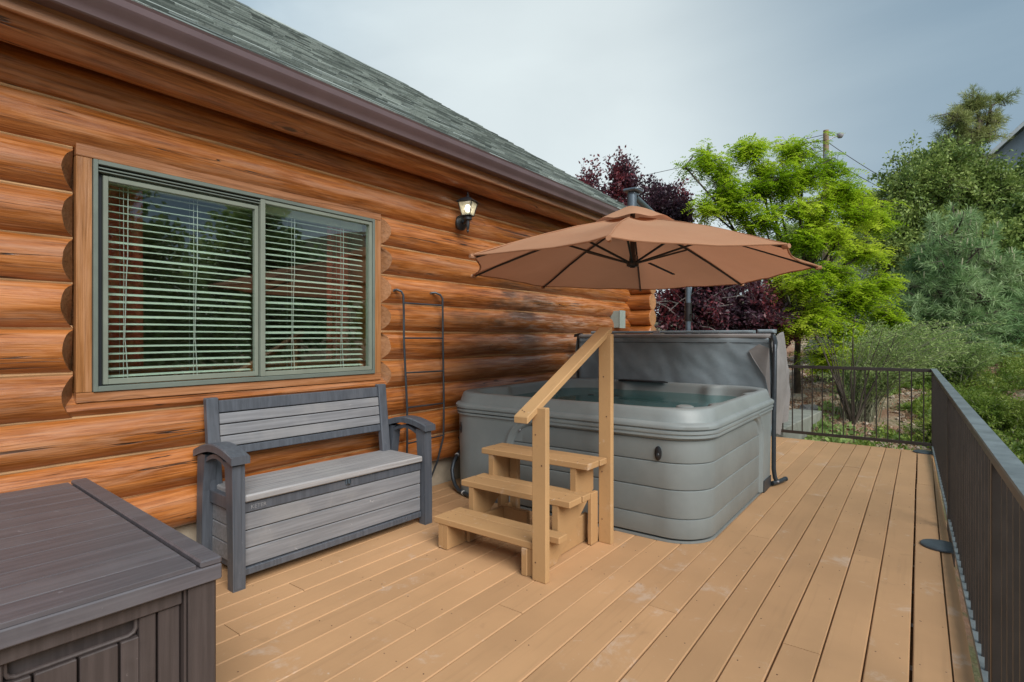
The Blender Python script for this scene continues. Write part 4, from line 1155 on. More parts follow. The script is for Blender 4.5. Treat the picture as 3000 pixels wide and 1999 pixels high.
# skirt flaps
m_ = MB(); m_.grid(lambda u, v: (2.205+.03*math.sin(v*4)+.065*u+.012*nz(u*5, v*4), 5.42+.22*u, 1.30-.86*v-.06*u*v+.03*u*(1-v)), 12, 26)
m_.build('side_flap', M['vinyl_b'], cv, angle=1.2)
m_ = MB(); m_.grid(lambda u, v: (2.225+.09*u*math.sin(.4+v*1.7)+.02*nz(u*4, v*5, 3), 5.60+.10*u, 1.325-.85*v+.03*u), 10, 24)
m_.build('side_flap', M['vinyl_b'], cv, angle=1.2)
# folded triangular front flap
fl = [(2.02, 5.418, 1.175), (2.11, 5.412, 1.235), (2.195, 5.415, 1.20), (2.205, 5.42, .72), (2.165, 5.410, .93), (2.06, 5.405, 1.10)]
m_ = MB(); m_.add(fl+[(x, y-.012, z) for (x, y, z) in fl], [(0, 1, 2, 3, 4, 5), (11, 10, 9, 8, 7, 6)]+[(i, i+6, (i+1) % 6+6, (i+1) % 6) for i in range(6)])
m_.build('corner_flap', M['vinyl_b'], cv, smooth=False)
m_ = MB(); m_.grid(lambda u, v: (.17-.035*math.sin(v*3)-.02*u+.012*nz(u*4, v*4, 8), 5.44+.2*u, 1.33-.55*v), 8, 16); m_.build('side_flap', M['vinyl_b'], cv, angle=1.2)
m_ = MB(); m_.prism([(.12, 1.30), (.22, 1.325), (.20, 1.345), (.13, 1.335)], 'y', 5.44, 5.50); m_.build('strap_end', M['black'], cv, smooth=False)

# cover lifter
lf = E('cover_lifter', 'black metal cover lifter bar beside the far right corner of the hot tub', 'cover lifter', (2.28, 5.2, 0))
m_ = MB(); m_.tube([(2.20, 5.50, 1.318), (2.235, 5.42, 1.30), (2.262, 5.33, 1.255), (2.270, 5.27, 1.20)], .020, 10); m_.build('foam_grip', M['black'], lf)
m_ = MB(); m_.tube([(2.268, 5.28, 1.23), (2.274, 5.25, 1.15), (2.276, 5.23, .9), (2.274, 5.21, .5), (2.276, 5.195, .15), (2.285, 5.20, .07), (2.300, 5.215, .035)], .0185, 12); m_.build('upright', M['iron'], lf)
m_ = MB(); m_.tube([(2.272, 5.15, .030), (2.31, 5.26, .030), (2.335, 5.36, .034)], .019, 12); m_.tube([(2.334, 5.352, .034), (2.340, 5.374, .034)], .0215, 12); m_.build('foot_tube', M['iron'], lf)
m_ = MB(); m_.box(2.255, 2.262, 4.90, 5.16, .004, .10, .001); m_.box(2.19, 2.262, 4.90, 5.02, .002, .008, .001); m_.build('foot_bracket', M['iron'], lf, smooth=False)
m_ = MB(); m_.lathe([(.010, 0), (.010, .012), (.006, .016)], (2.302, 5.20, .04), 6, 'x'); m_.build('bolt', M['tape'], lf)

# ------------------------------------------------------------------ cantilever umbrella
tips = [Vector(p) for p in ((1.125, 2.51, 1.80), (2.064, 2.458, 1.80), (2.723, 3.247, 1.80), (2.728, 4.377, 1.80), (1.962, 5.395, 1.80), (.96, 5.376, 1.80), (.314, 4.507, 1.80), (.45, 3.30, 1.80))]
cc = Vector((1.541, 3.896, 1.80)); apex = Vector((1.541, 3.896, 2.215))
um = E('cantilever_umbrella', 'open terracotta cantilever umbrella over the hot tub', 'umbrella', (1.24, 6.02, 0))
m_ = MB(); nu, nvv = 17, 18
def canopy_pt(i, u, v):
    """i: panel, u across, v from apex to rim"""
    a_, b_ = tips[i], tips[(i+1) % 8]
    e_ = a_.lerp(b_, u)
    p = apex.lerp(e_, v)
    bul = .028*math.sin(math.pi*v)
    sag = -.030*math.sin(math.pi*u)*math.sin(math.pi*min(1, v*.9))
    inn = .055*math.sin(math.pi*u)*v**3
    dirc = Vector((cc.x-e_.x, cc.y-e_.y, 0)).normalized()
    p = p+dirc*inn
    wr = .009*nz(p.x*3.0, p.y*3.0, i)*v+.005*nz(p.x*9, p.y*4, i+3)*v
    return Vector((p.x, p.y, p.z+bul+sag+wr))
for i in range(8):
    m_.grid(lambda u, v, i=i: canopy_pt(i, u, .05+.95*v), nu, nvv)
canopy = m_.build('canopy', M['canvas'], um, angle=.35)
# hem
m_ = MB()
for i in range(8):
    m_.tube([canopy_pt(i, u/8, 1.0) for u in range(9)], .006, 6)
m_.build('hem', M['canvas'], um)
for i in range(8):
    m_ = MB(); m_.tube([canopy_pt(i, 0.0, v)+Vector((0, 0, .002)) for v in (.06, .2, .4, .6, .8, .99)], .0045, 6); m_.build('seam', M['canvas'], um)
# vent cap with a wavy edge
m_ = MB()
def vent(u, v):
    a_ = 2*math.pi*u; k = .5+.5*math.cos(8*a_/1-.4)
    r_ = .30*v; zz = 2.305-.125*v**1.2-.022*k*v**2
    return (apex.x+math.cos(a_)*r_*(1+.05*k*v), apex.y+math.sin(a_)*r_*(1+.05*k*v), zz+.006*nz(u*9, v*3))
m_.grid(vent, 64, 8, True); m_.build('vent_cap', M['canvas'], um, angle=1.2)
hub = Vector((1.541, 3.896, 1.865))
for i in range(8):
    t = tips[i]; m_ = MB()
    pts = []
    for v in (.04, .25, .45, .65, .85, .985):
        p = canopy_pt(i, 0.0, v); pts.append(p-Vector((0, 0, .018)))
    m_.tube(pts, .0085, 6); rb = m_.build('rib', M['ubrl'], um)
    m_ = MB(); q = canopy_pt(i, 0.0, .44)-Vector((0, 0, .03)); d = (Vector((q.x, q.y, 0))-Vector((hub.x, hub.y, 0))).normalized()
    m_.tube([hub+d*.03, q], .0085, 6); m_.build('strut', M['ubrl'], um)
    m_ = MB(); e_ = canopy_pt(i, 0, 1.0); m_.tube([e_-Vector((0, 0, .012))-d*.02, e_-Vector((0, 0, .010))+d*.018], .014, 8); m_.build('tip_pocket', M['canvas'], um)
m_ = MB(); m_.lathe([(.020, 1.835), (.045, 1.842), (.048, 1.872), (.028, 1.880), (.022, 1.93)], (hub.x, hub.y, 0), 16); m_.build('hub', M['ubrl'], um)
m_ = MB(); m_.tube([(hub.x, hub.y, 1.83), (hub.x, hub.y, 2.28)], .019, 10); m_.build('centre_pole', M['ubrl'], um)
m_ = MB(); m_.prism([(0, 0), (.022, 0), (.022, -.006), (0, -.006)], 'y', 0, .3, lambda p: Vector((1.60+p.x+p.y*.28, 4.05+p.y, 1.86+p.z-p.y*.22+.02))); m_.build('hanging_strap', M['ubrl'], um, smooth=False)
# head, arm, mast, brace
mx_, my_ = 1.24, 6.02
m_ = MB(); m_.tube([(1.541, 3.885, 2.29), (1.541, 3.885, 2.385)], .036, 14); m_.build('head_tube', M['ubrm'], um)
m_ = MB(); m_.box(1.485, 1.60, 3.83, 3.96, 2.405, 2.428, .008); m_.box(1.515, 1.575, 3.86, 3.94, 2.380, 2.405, .004); m_.build('head_cap', M['ubrm'], um, smooth=False)
m_ = MB(); m_.tube([(1.541, 3.93, 2.375), (1.40, 4.95, 2.335), (1.24, 6.02, 2.26), (1.17, 6.46, 2.22)], .028, 10); m_.build('arm', M['ubrm'], um)
m_ = MB(); m_.tube([(1.53, 3.95, 2.335), (1.47, 4.3, 2.325)], .018, 10); m_.build('head_link', M['ubrm'], um)
m_ = MB(); m_.tube([(mx_, my_, 0), (mx_, my_, 2.26)], .030, 14); m_.build('mast', M['ubrm'], um)
m_ = MB(); m_.tube([(mx_, my_, 1.48), (mx_, my_, 1.68)], .037, 14); m_.build('slider', M['ubrl'], um)
m_ = MB(); m_.tube([(mx_-.015, my_+.03, 1.62), (1.18, 6.43, 2.22)], .017, 10); m_.build('brace', M['ubrm'], um)
m_ = MB(); m_.tube([(mx_+.03, my_-.02, 1.55), (mx_+.075, my_-.04, 1.55), (mx_+.075, my_-.04, 1.50)], .008, 8); m_.build('crank', M['ubrl'], um)
m_ = MB(); m_.box(mx_-.42, mx_+.42, my_-.04, my_+.04, .0, .05, .006); m_.box(mx_-.04, mx_+.04, my_-.42, my_+.42, .0505, .09, .006); m_.build('base', M['ubrl'], um, smooth=False)

# ------------------------------------------------------------------ railings
def rx(y): return 3.425+(7.80-y)*.0145
rl = E('side_railing', 'dark metal baluster railing along the right edge of the deck', 'railing', (3.45, 3.5, 0))
ZT, ZB = .936, .050
def barbox(mb, a, b_, hw, z0, z1, bev=.002):
    """box bar running along y between two points (x,y)"""
    (xa, ya), (xb, yb) = a, b_
    mb.box(-hw, hw, 0, 1, z0, z1, 0, lambda p: Vector((xa+(xb-xa)*p.y+p.x, ya+(yb-ya)*p.y, p.z)))
m_ = MB(); barbox(m_, (rx(7.83), 7.83), (rx(-2.4), -2.4), .022, ZT-.036, ZT-.0042); m_.build('top_rail', M['rail'], rl, smooth=False)
m_ = MB(); barbox(m_, (rx(7.845), 7.845), (rx(-2.4), -2.4), .026, ZT-.004, ZT+.006); m_.build('cap_rail', M['railtop'], rl, smooth=False)
m_ = MB(); barbox(m_, (rx(7.80), 7.80), (rx(-2.4), -2.4), .018, ZB-.014, ZB+.016); m_.build('bottom_rail', M['railtop'], rl, smooth=False)
mb_ = MB(); mb_.box(-.0065, .0065, -.0065, .0065, 0, ZT-.036-ZB-.016); bal = mb_.mesh('baluster', M['rail'], smooth=False)
mp_ = MB(); mp_.box(-.020, .020, -.020, .020, -.25, ZT-.0365, .002); pst = mp_.mesh('post', M['rail'], smooth=False)
posts = (7.80, 4.75, 2.35, .2)
y = 7.69
while y > -2.3:
    if all(abs(y-p) > .05 for p in posts): inst('baluster', bal, rl, (rx(y), y, ZB+.016))
    y -= .1115
for p in posts: inst('post', pst, rl, (rx(p)+(.0 if p > 7 else .0), p, 0))
fr_ = E('far_railing', 'dark metal baluster railing across the far end of the deck', 'railing', (1.8, 7.80, 0))
m_ = MB(); m_.box(.08, rx(7.8)-.0215, 7.775, 7.815, ZT-.034, ZT+.004, .002); m_.build('top_rail', M['rail'], fr_, smooth=False)
m_ = MB(); m_.box(.08, rx(7.8)-.0205, 7.783, 7.807, .064, .100, .002); m_.build('bottom_rail', M['rail'], fr_, smooth=False)
mb_ = MB(); mb_.box(-.0065, .0065, -.0065, .0065, 0, ZT-.035-.100); bal2 = mb_.mesh('baluster', M['rail'], smooth=False)
x = rx(7.8)-.09
while x > .1: inst('baluster', bal2, fr_, (x, 7.795, .1003)); x -= .1125
inst('post', pst, fr_, (.10, 7.795, 0))

# round black discs at the railing foot
def disc(x, y, r_, label):
    m_ = MB(); m_.lathe([(r_, .002), (r_, .010), (r_*.96, .014), (r_*.3, .016)], (x, y, 0), 36)
    o = m_.build('metal_disc', M['discm'], smooth=True, angle=.5); tag(o, label, 'metal plate', 'round metal discs by the right railing')
disc(3.405, 4.30, .105, 'round dark metal disc on the deck below the middle of the right railing')
disc(3.34, 7.70, .105, 'round dark metal disc on the deck in the far corner of the railings')

# concrete retaining wall
m_ = MB(); m_.box(1.42, 1.86, 7.95, 10.2, -.6, .095, .012, lambda p: Vector((p.x+(p.y-7.95)*.07, p.y, p.z)))
rw = E('retaining_wall', 'low grey concrete retaining wall just beyond the far railing', 'wall', (1.65, 9, -.5))
m_.build('wall_body', M['concrete'], rw, smooth=False)

# ------------------------------------------------------------------ rocks and gravel
def rock_mesh(seed, n=2):
    import bmesh
    bm = bmesh.new(); bmesh.ops.create_icosphere(bm, subdivisions=n, radius=1)
    for v in bm.verts:
        p = v.co; f = 1+.45*nz(p.x*1.1+seed*9, p.y*1.1, p.z*1.1)+.2*nz(p.x*2.7, p.y*2.7+seed*5, p.z*2.7)
        v.co = Vector((p.x*f*1.2, p.y*f, p.z*f*.62))
    me = bpy.data.meshes.new('rock'); bm.to_mesh(me); bm.free(); return me
rms = []
for i in range(6):
    me = rock_mesh(i); me.materials.append(M['rock'] if i % 3 else M['rockg']); me.shade_smooth(); me.set_sharp_from_angle(angle=.5); rms.append(me)
rk = [(.46, 15.35, .20, 'pale rock at the foot of the purple bush, farthest left of the rock pile'), (.83, 15.0, .17, 'pale rock in the rock pile right of the purple bush'),
      (1.16, 16.4, .22, 'larger pale rock at the back of the rock pile'), (.62, 14.2, .15, 'small pale rock below the rock pile behind the first baluster'),
      (1.33, 12.0, .16, 'flat tan rock on the gravel behind the far railing'), (1.05, 13.2, .14, 'tan rock halfway up the gravel bank'),
      (1.72, 10.9, .15, 'dark rock lying above the end of the concrete wall'), (2.06, 12.2, .10, 'small grey rock on the bank left of the feathery shrub'),
      (.95, 15.9, .16, 'pale rock between two larger ones in the pile'), (1.5, 15.3, .13, 'small pale rock on the right of the rock pile'),
      (.3, 14.6, .18, 'tan rock beside the hot tub cover, low in the pile'), (1.55, 13.9, .09, 'small tan rock alone on the gravel bank')]
for i, (x, y, s, lab) in enumerate(rk):
    o = bpy.data.objects.new('rock', rms[i % 6]); C.objects.link(o); o.location = (x, y, T(x, y)+s*.2)
    o.scale = (s*random.uniform(.8, 1.2), s, s*random.uniform(.7, 1.1)); o.rotation_euler = (random.uniform(-.2, .2), random.uniform(-.2, .2), random.uniform(0, 6))
    tag(o, lab, 'rock', 'rocks on the bank beyond the far railing')
def scatter_stones():
    base = np.array([(1, 0, 0), (-1, 0, 0), (0, 1, 0), (0, -1, 0), (0, 0, .6), (0, 0, -.6)], float)
    tri = np.array([(0, 2, 4), (2, 1, 4), (1, 3, 4), (3, 0, 4), (2, 0, 5), (1, 2, 5), (3, 1, 5), (0, 3, 5)])
    V = []; Tt = []; n = 5200
    for i in range(n):
        x = rng.uniform(-.8, 3.4); y = rng.uniform(8.1, 18.5)
        s = rng.choice([.012, .018, .026, .045], p=[.45, .33, .17, .05])*(1+.06*(y-8))
        v = base*s*rng.uniform(.7, 1.3, (6, 3)); a = rng.uniform(0, 6.28); c, s_ = math.cos(a), math.sin(a)
        v = v @ np.array([[c, s_, 0], [-s_, c, 0], [0, 0, 1]])
        Tt.append(tri+len(V)*6); V.append(v+np.array([x, y, T(x, y)+s*.2]))
    me = np_mesh('gravel', np.concatenate(V), None, np.concatenate(Tt), M['rock'])
    link_np('gravel', me, None, 'stuff')
scatter_stones()

# ------------------------------------------------------------------ vegetation
def unit(a): return a/np.maximum(1e-6, np.linalg.norm(a, axis=-1, keepdims=True))
def leaf_quads(P, D, Nn, Ln, Wd, fold=.0):
    """rhombic leaves: P base, D direction, Nn approx normal"""
    Sd = unit(np.cross(D, Nn)); Ln = np.asarray(Ln)[:, None]; Wd = np.asarray(Wd)[:, None]
    mid = P+D*Ln*.45
    V = np.stack([P, mid+Sd*Wd*.5, P+D*Ln, mid-Sd*Wd*.5], 1).reshape(-1, 3)
    n = len(P); Q = (np.arange(n)*4)[:, None]+np.arange(4)[None, :]
    return V, Q
def tubes_np(A, B, ra, rb, mids=None):
    """many 3-sided tapered twigs A->B"""
    D = unit(B-A); up = np.tile(np.array([[0, 0, 1.0]]), (len(A), 1)); up[np.abs(D[:, 2]) > .9] = (1, 0, 0)
    a = unit(np.cross(D, up)); b = np.cross(a, D); rings = []
    pts = [(A, ra)]+([(mids, (ra+rb)/2)] if mids is not None else [])+[(B, rb)]
    for (p, r_) in pts:
        for k in range(3):
            t = 2*math.pi*k/3; rings.append(p+(a*math.cos(t)+b*math.sin(t))*np.asarray(r_).reshape(-1, 1))
    m = len(rings); V = np.stack(rings, 1).reshape(-1, 3); n = len(A); base = (np.arange(n)*m)[:, None]
    Q = []
    for s in range(len(pts)-1):
        for k in range(3): Q.append(base+np.array([[s*3+k, s*3+(k+1) % 3, s*3+3+(k+1) % 3, s*3+3+k]]))
    return V, np.concatenate(Q)
def merge(parts):
    V = []; Q = []; o = 0
    for v, q in parts: V.append(v); Q.append(q+o); o += len(v)
    return np.concatenate(V), np.concatenate(Q)
def rdir(n, zb=0.0, zs=1.0):
    d = rng.normal(size=(n, 3)); d[:, 2] = d[:, 2]*zs+zb; return unit(d)

def branchlets(lobes, nb, inner=.35, flat=1.0, shell=2.2):
    wts = np.array([l[3]*l[4]*l[5]*(l[6] if len(l) > 6 else 1) for l in lobes])**.75; wts = wts/wts.sum()
    idx = rng.choice(len(lobes), nb, p=wts); Lb = np.array([l[:6] for l in lobes])[idx]
    d = rdir(nb); rr = rng.random(nb)**(1/shell)
    lump = 1+.22*np.sin(d[:, 0]*5+idx)+.18*np.sin(d[:, 1]*6+idx*2.1)+.15*np.sin(d[:, 2]*7+idx*1.3)
    Eo = Lb[:, :3]+d*Lb[:, 3:6]*(rr*lump)[:, None]
    So = Lb[:, :3]+d*Lb[:, 3:6]*(rr*lump*inner)[:, None]
    return So, Eo, d, idx

def make_tree(name, label, cat, base, lobes, nb, style, mats, trunk_r=.14, group=None, twig=.008, size=1.0, fork=.35, per=20, shell=2.2, bark='bark'):
    bz = T(base[0], base[1])-.1
    root = E(name, label, cat, (base[0], base[1], bz), group=group)
    o_ = np.array([base[0], base[1], bz])
    So, Eo, d, idx = branchlets(lobes, nb, shell=shell)
    # trunk and limbs
    mb = MB(); cen = np.average(np.array([l[:3] for l in lobes]), axis=0)
    top = Vector((base[0]+(cen[0]-base[0])*.35, base[1]+(cen[1]-base[1])*.35, bz+(cen[2]-bz)*fork))
    b0_ = Vector((base[0], base[1], bz)); mid = b0_.lerp(top, .5)+Vector((.06*nz(base[0]), .06*nz(base[1]), 0))
    mb.tube([b0_, mid, top], [trunk_r*1.25, trunk_r, trunk_r*.85], 9, False)
    for l in lobes:
        c_ = Vector(l[:3]); k = .5+.3*random.random()
        m1 = top.lerp(c_, .35)+Vector((random.uniform(-.15, .15), random.uniform(-.15, .15), random.uniform(0, .2)))*size
        m2 = top.lerp(c_, .7)+Vector((random.uniform(-.15, .15), random.uniform(-.15, .15), random.uniform(0, .25)))*size
        e_ = c_+Vector((random.uniform(-.3, .3)*l[3], random.uniform(-.3, .3)*l[4], l[5]*.55))
        mb.tube([top-Vector((0, 0, .05)), m1, m2, c_, e_], [trunk_r*.6, trunk_r*.45, trunk_r*.34, trunk_r*.24, trunk_r*.08], 6, False)
    mb.build('trunk', M[bark], root, angle=1.2)
    # secondary branches: fewer, thicker
    ns = max(8, nb//10); sel = rng.choice(nb, ns, replace=False)
    Lc = np.array([l[:3] for l in lobes])[idx[sel]]
    v1, q1 = tubes_np(Lc+rng.normal(size=(ns, 3))*.08*size, Eo[sel], np.full(ns, twig*2.6), np.full(ns, twig*.8), (Lc+Eo[sel])/2+rng.normal(size=(ns, 3))*.10*size)
    v2, q2 = tubes_np(So, Eo, np.full(nb, twig), np.full(nb, twig*.4), (So+Eo)/2+rng.normal(size=(nb, 3))*.05*size)
    V, Q = merge([(v1, q1), (v2, q2)])
    link_np('branch', np_mesh('branch', V, Q, None, M[bark], o_), root)['kind'] = 'stuff'
    # foliage
    parts = []
    ax = unit(Eo-So); Ls = np.linalg.norm(Eo-So, axis=1)
    if style == 'locust':
        nf = per; k = np.repeat(np.arange(nb), nf); t = rng.random(nb*nf)*.75+.25
        P0 = So[k]+(Eo-So)[k]*t[:, None]+rng.normal(size=(nb*nf, 3))*.05*size
        D = unit(ax[k]*.5+rdir(nb*nf, 0, .25)*1.0+np.array([0, 0, -.18])); FL = rng.uniform(.13, .24, nb*nf)*size
        up = unit(np.array([0, 0, 1.0])+rng.normal(size=(nb*nf, 3))*.25); Sd = unit(np.cross(D, up))
        for j in range(5):
            f = (j+.5)/5
            for sg in (-1, 1):
                p = P0+D*(FL*f)[:, None]+np.array([0, 0, -1])*(FL*f*f*.35)[:, None]
                dd = unit(Sd*sg+D*.45+rng.normal(size=p.shape)*.15)
                parts.append(leaf_quads(p, dd, up, np.full(len(p), .062*size)*rng.uniform(.7, 1.2, len(p)), np.full(len(p), .030*size)))
    elif style == 'leaf':
        nf = per; k = np.repeat(np.arange(nb), nf); t = rng.random(nb*nf)*.85+.15
        P0 = So[k]+(Eo-So)[k]*t[:, None]+rng.normal(size=(nb*nf, 3))*.055*size
        D = unit(ax[k]*.6+rdir(nb*nf)); Nn = rdir(nb*nf, .5)
        s = rng.uniform(.7, 1.25, nb*nf)*size
        parts.append(leaf_quads(P0, D, Nn, .085*s, .045*s))
    elif style == 'pine':
        nt_ = per; k = np.repeat(np.arange(nb), nt_); t = np.tile(np.linspace(.35, 1.0, nt_), nb)
        P0 = So[k]+(Eo-So)[k]*t[:, None]
        nn = 13; kk = np.repeat(np.arange(len(P0)), nn)
        axk = ax[k][kk]; D = unit(axk*.75+rdir(len(kk))*.9+np.array([0, 0, .12]))
        Pn = P0[kk]+rng.normal(size=(len(kk), 3))*.012*size
        s = rng.uniform(.7, 1.15, len(kk))*size
        parts.append(leaf_quads(Pn, D, rdir(len(kk)), (.145*s), .0095*s))
    V, Q = merge(parts)
    link_np('crown', np_mesh('crown', V, Q, None, mats, o_), root)
    return root, Eo, ax

# honey locust: loose bright green layers
loc_c = [(-0.18, 11.38, 4.93), (0.08, 11.57, 4.58), (0.42, 12.08, 5.2), (0.85, 11.9, 4.79), (1.23, 12.56, 5.17), (1.12, 12.1, 4.38), (1.74, 12.94, 4.75), (1.6, 12.21, 3.92), (2.09, 13.08, 4.16), (2.64, 13.74, 3.78), (-0.14, 11.16, 3.83), (0.38, 11.42, 3.81), (0.92, 11.57, 3.49), (1.47, 11.86, 3.21), (1.99, 12.37, 3.23), (2.45, 12.97, 2.99), (2.79, 13.1, 2.3), (2.38, 12.42, 2.21), (1.93, 11.83, 2.51), (1.49, 11.38, 2.31), (2.68, 13.02, 1.62), (2.23, 12.18, 1.55), (1.79, 11.61, 1.67), (1.45, 11.23, 1.48), (1.98, 11.87, 0.97), (2.32, 12.5, 1.02), (1.0, 11.76, 2.7), (.3, 11.3, 4.25), (1.7, 12.5, 3.5)]
loc_l = [(x+random.uniform(-.12, .12), y+random.uniform(-.2, .2), z+random.uniform(-.1, .1), (.30 if x < .2 else random.uniform(.36, .54)), random.uniform(.4, .55), random.uniform(.24, .42)) for (x, y, z) in loc_c+[(1.5, 12.3, 4.6), (.7, 11.8, 4.3), (1.9, 12.6, 4.3), (.1, 11.5, 4.2), (1.3, 12.0, 3.8), (2.3, 12.8, 3.7), (2.2, 12.3, 1.9)]]+[(-.48, 10.9, 4.72, .26, .28, .13, .5)]
make_tree('locust_tree', 'bright yellow green locust tree with feathery leaves behind the umbrella', 'tree', (1.25, 12.7), loc_l, 2500, 'locust', M['l_locust'], .062, per=6, shell=1.6, fork=.45, twig=.006)
# long reaching twig of the locust on the left
def spray(root_name, label, pts, style_mat):
    pass
# purple leaf plums
pl1 = [(-1.25, 12.6, 4.35, .4, .5, .5), (-3.0, 11.5, 4.6, .55, .6, .75), (-2.35, 12.0, 4.95, .5, .6, .8), (-1.7, 12.4, 4.45, .55, .6, .75), (-2.1, 12.2, 4.1, .95, .8, .8), (-1.3, 12.4, 3.95, .55, .6, .75), (-2.9, 11.6, 4.0, .8, .7, .8), (-1.9, 12.2, 3.2, 1.0, .9, .8)]
make_tree('purple_plum_tree', 'tall purple leaved plum tree rising behind the roof edge', 'tree', (-2.1, 12.2), pl1, 1500, 'leaf', M['l_plum'], .12, per=30, shell=1.9, fork=.4, group='purple leaved plum trees', twig=.006)
pl2 = [(-.5, 10.9, 1.9, .8, .7, .7), (.25, 10.9, 1.85, .75, .7, .75), (.9, 11.1, 1.75, .6, .7, .6), (1.2, 11.5, 1.5, .42, .5, .45), (0, 11, 2.6, .9, .8, .6), (.6, 11.1, 1.25, .6, .6, .5), (-.4, 10.9, 1.1, .8, .6, .6)]
plum2, _, _ = make_tree('purple_plum_tree', 'low spreading purple leaved plum bush with bare pale twigs behind the hot tub cover', 'tree', (.15, 11.2), pl2, 1500, 'leaf', M['l_plum'], .10, per=26, shell=2.2, fork=.3, group='purple leaved plum trees', twig=.006, bark='barkg')
mb = MB()
for i in range(16):
    p = Vector((random.uniform(-.75, .1), 10.45+random.uniform(-.1, .1), random.uniform(1.1, 2.0))); d = Vector((random.choice((-1, 1, 1))*random.uniform(.08, .16), random.uniform(-.03, .03), random.uniform(-.02, .10))); pts = [p.copy()]
    for q in range(6): p = p+d; d = d+Vector((random.uniform(-.02, .02), 0, random.uniform(-.055, .02))); pts.append(p.copy())
    mb.tube(pts, [.012, .011, .009, .008, .006, .005, .003], 5)
mb.build('bare_twig', M['barkg'], plum2, angle=1.2)['kind'] = 'stuff'
# broad dark green tree on the right
ok = [(3.9, 25.2, 7.3, 1.5, 1.4, 1.5), (3.0, 24.2, 6.6, 1.4, 1.3, 1.5), (4.9, 26.0, 6.6, 1.6, 1.4, 1.5), (3.1, 24.4, 5.0, 1.7, 1.5, 1.5), (5.4, 26.0, 5.0, 1.7, 1.5, 1.6), (4.2, 25.2, 4.6, 1.8, 1.6, 1.6), (2.6, 23.8, 4.2, 1.2, 1.2, 1.5), (4.4, 25.5, 3.0, 2.2, 1.6, 1.5), (6.0, 26.5, 6.0, 1.2, 1.2, 1.2)]
make_tree('oak_tree', 'broad dense dark green tree on the hillside right of the power pole', 'tree', (4.2, 25.5), ok, 2600, 'leaf', M['l_oak'], .28, per=34, size=1.55, shell=2.0, group='dense green trees on the hill')
# young blue-green pine
pn = []
for i in range(9):
    z = .95+i*.38; r_ = 1.55*(1-(i/9.8)**1.9)+.10
    for q in range(max(3, int(7-i*.5))):
        a_ = q*2*math.pi/max(3, int(7-i*.5))+i*.9
        pn.append((3.95+math.cos(a_)*r_*.62, 16.7+math.sin(a_)*r_*.62, z+.05, r_*.42, r_*.42, .30))
pn.append((3.95, 16.7, 4.25, .16, .16, .35))
proot, PE, PA = make_tree('young_pine', 'young blue green pine with pale upright shoots on the right', 'tree', (3.95, 16.7), pn, 1300, 'pine', M['l_pine'], .07, per=3, size=1.45, shell=2.4, fork=.5)
mb = MB(); cnt = 0
for i in np.argsort(-(PE[:, 2]+.5*rng.random(len(PE))))[:230:2]:
    p = Vector(PE[i]); mb.tube([p, p+Vector((random.uniform(-.02, .02), random.uniform(-.02, .02), random.uniform(.10, .17)))], [.016, .010], 5); cnt += 1
o = mb.build('pine_shoot', M['candle'], proot, angle=1.2); o['kind'] = 'stuff'
# ponderosa top right
pd = [(4.9, 38.6, 13.2, 1.0, 1.0, .75), (6.3, 39.6, 13.2, 1.0, .9, .55), (5.7, 39.2, 14.1, 1.0, .9, .7), (5.9, 39.3, 12.3, 1.2, 1.0, .8), (4.6, 38.5, 11.9, 1.1, 1.0, .7), (5.4, 39, 11.0, 1.3, 1.1, .8), (6.9, 40, 14.3, .8, .6, .3), (5.2, 38.8, 12.6, .8, .8, .6)]
make_tree('ponderosa_pine', 'open olive green pine with bare branches in front of the grey hillside house', 'tree', (5.8, 39.3), pd, 560, 'pine', M['l_pond'], .20, per=3, size=2.3, shell=1.8, fork=.75, twig=.02)
# grey-green bushes between locust and pine
gb = [(1.95, 16.5, 2.3, .8, .8, .9), (1.3, 17, 2.0, .8, .8, .9), (2.5, 16.2, 1.6, .7, .7, .8), (1.8, 16.6, 1.3, 1.0, .9, .8)]
make_tree('juniper_bush', 'tall grey green bush between the locust and the young pine', 'bush', (1.9, 16.6), gb, 900, 'leaf', M['l_grey'], .07, per=26, size=1.0, shell=2.6)
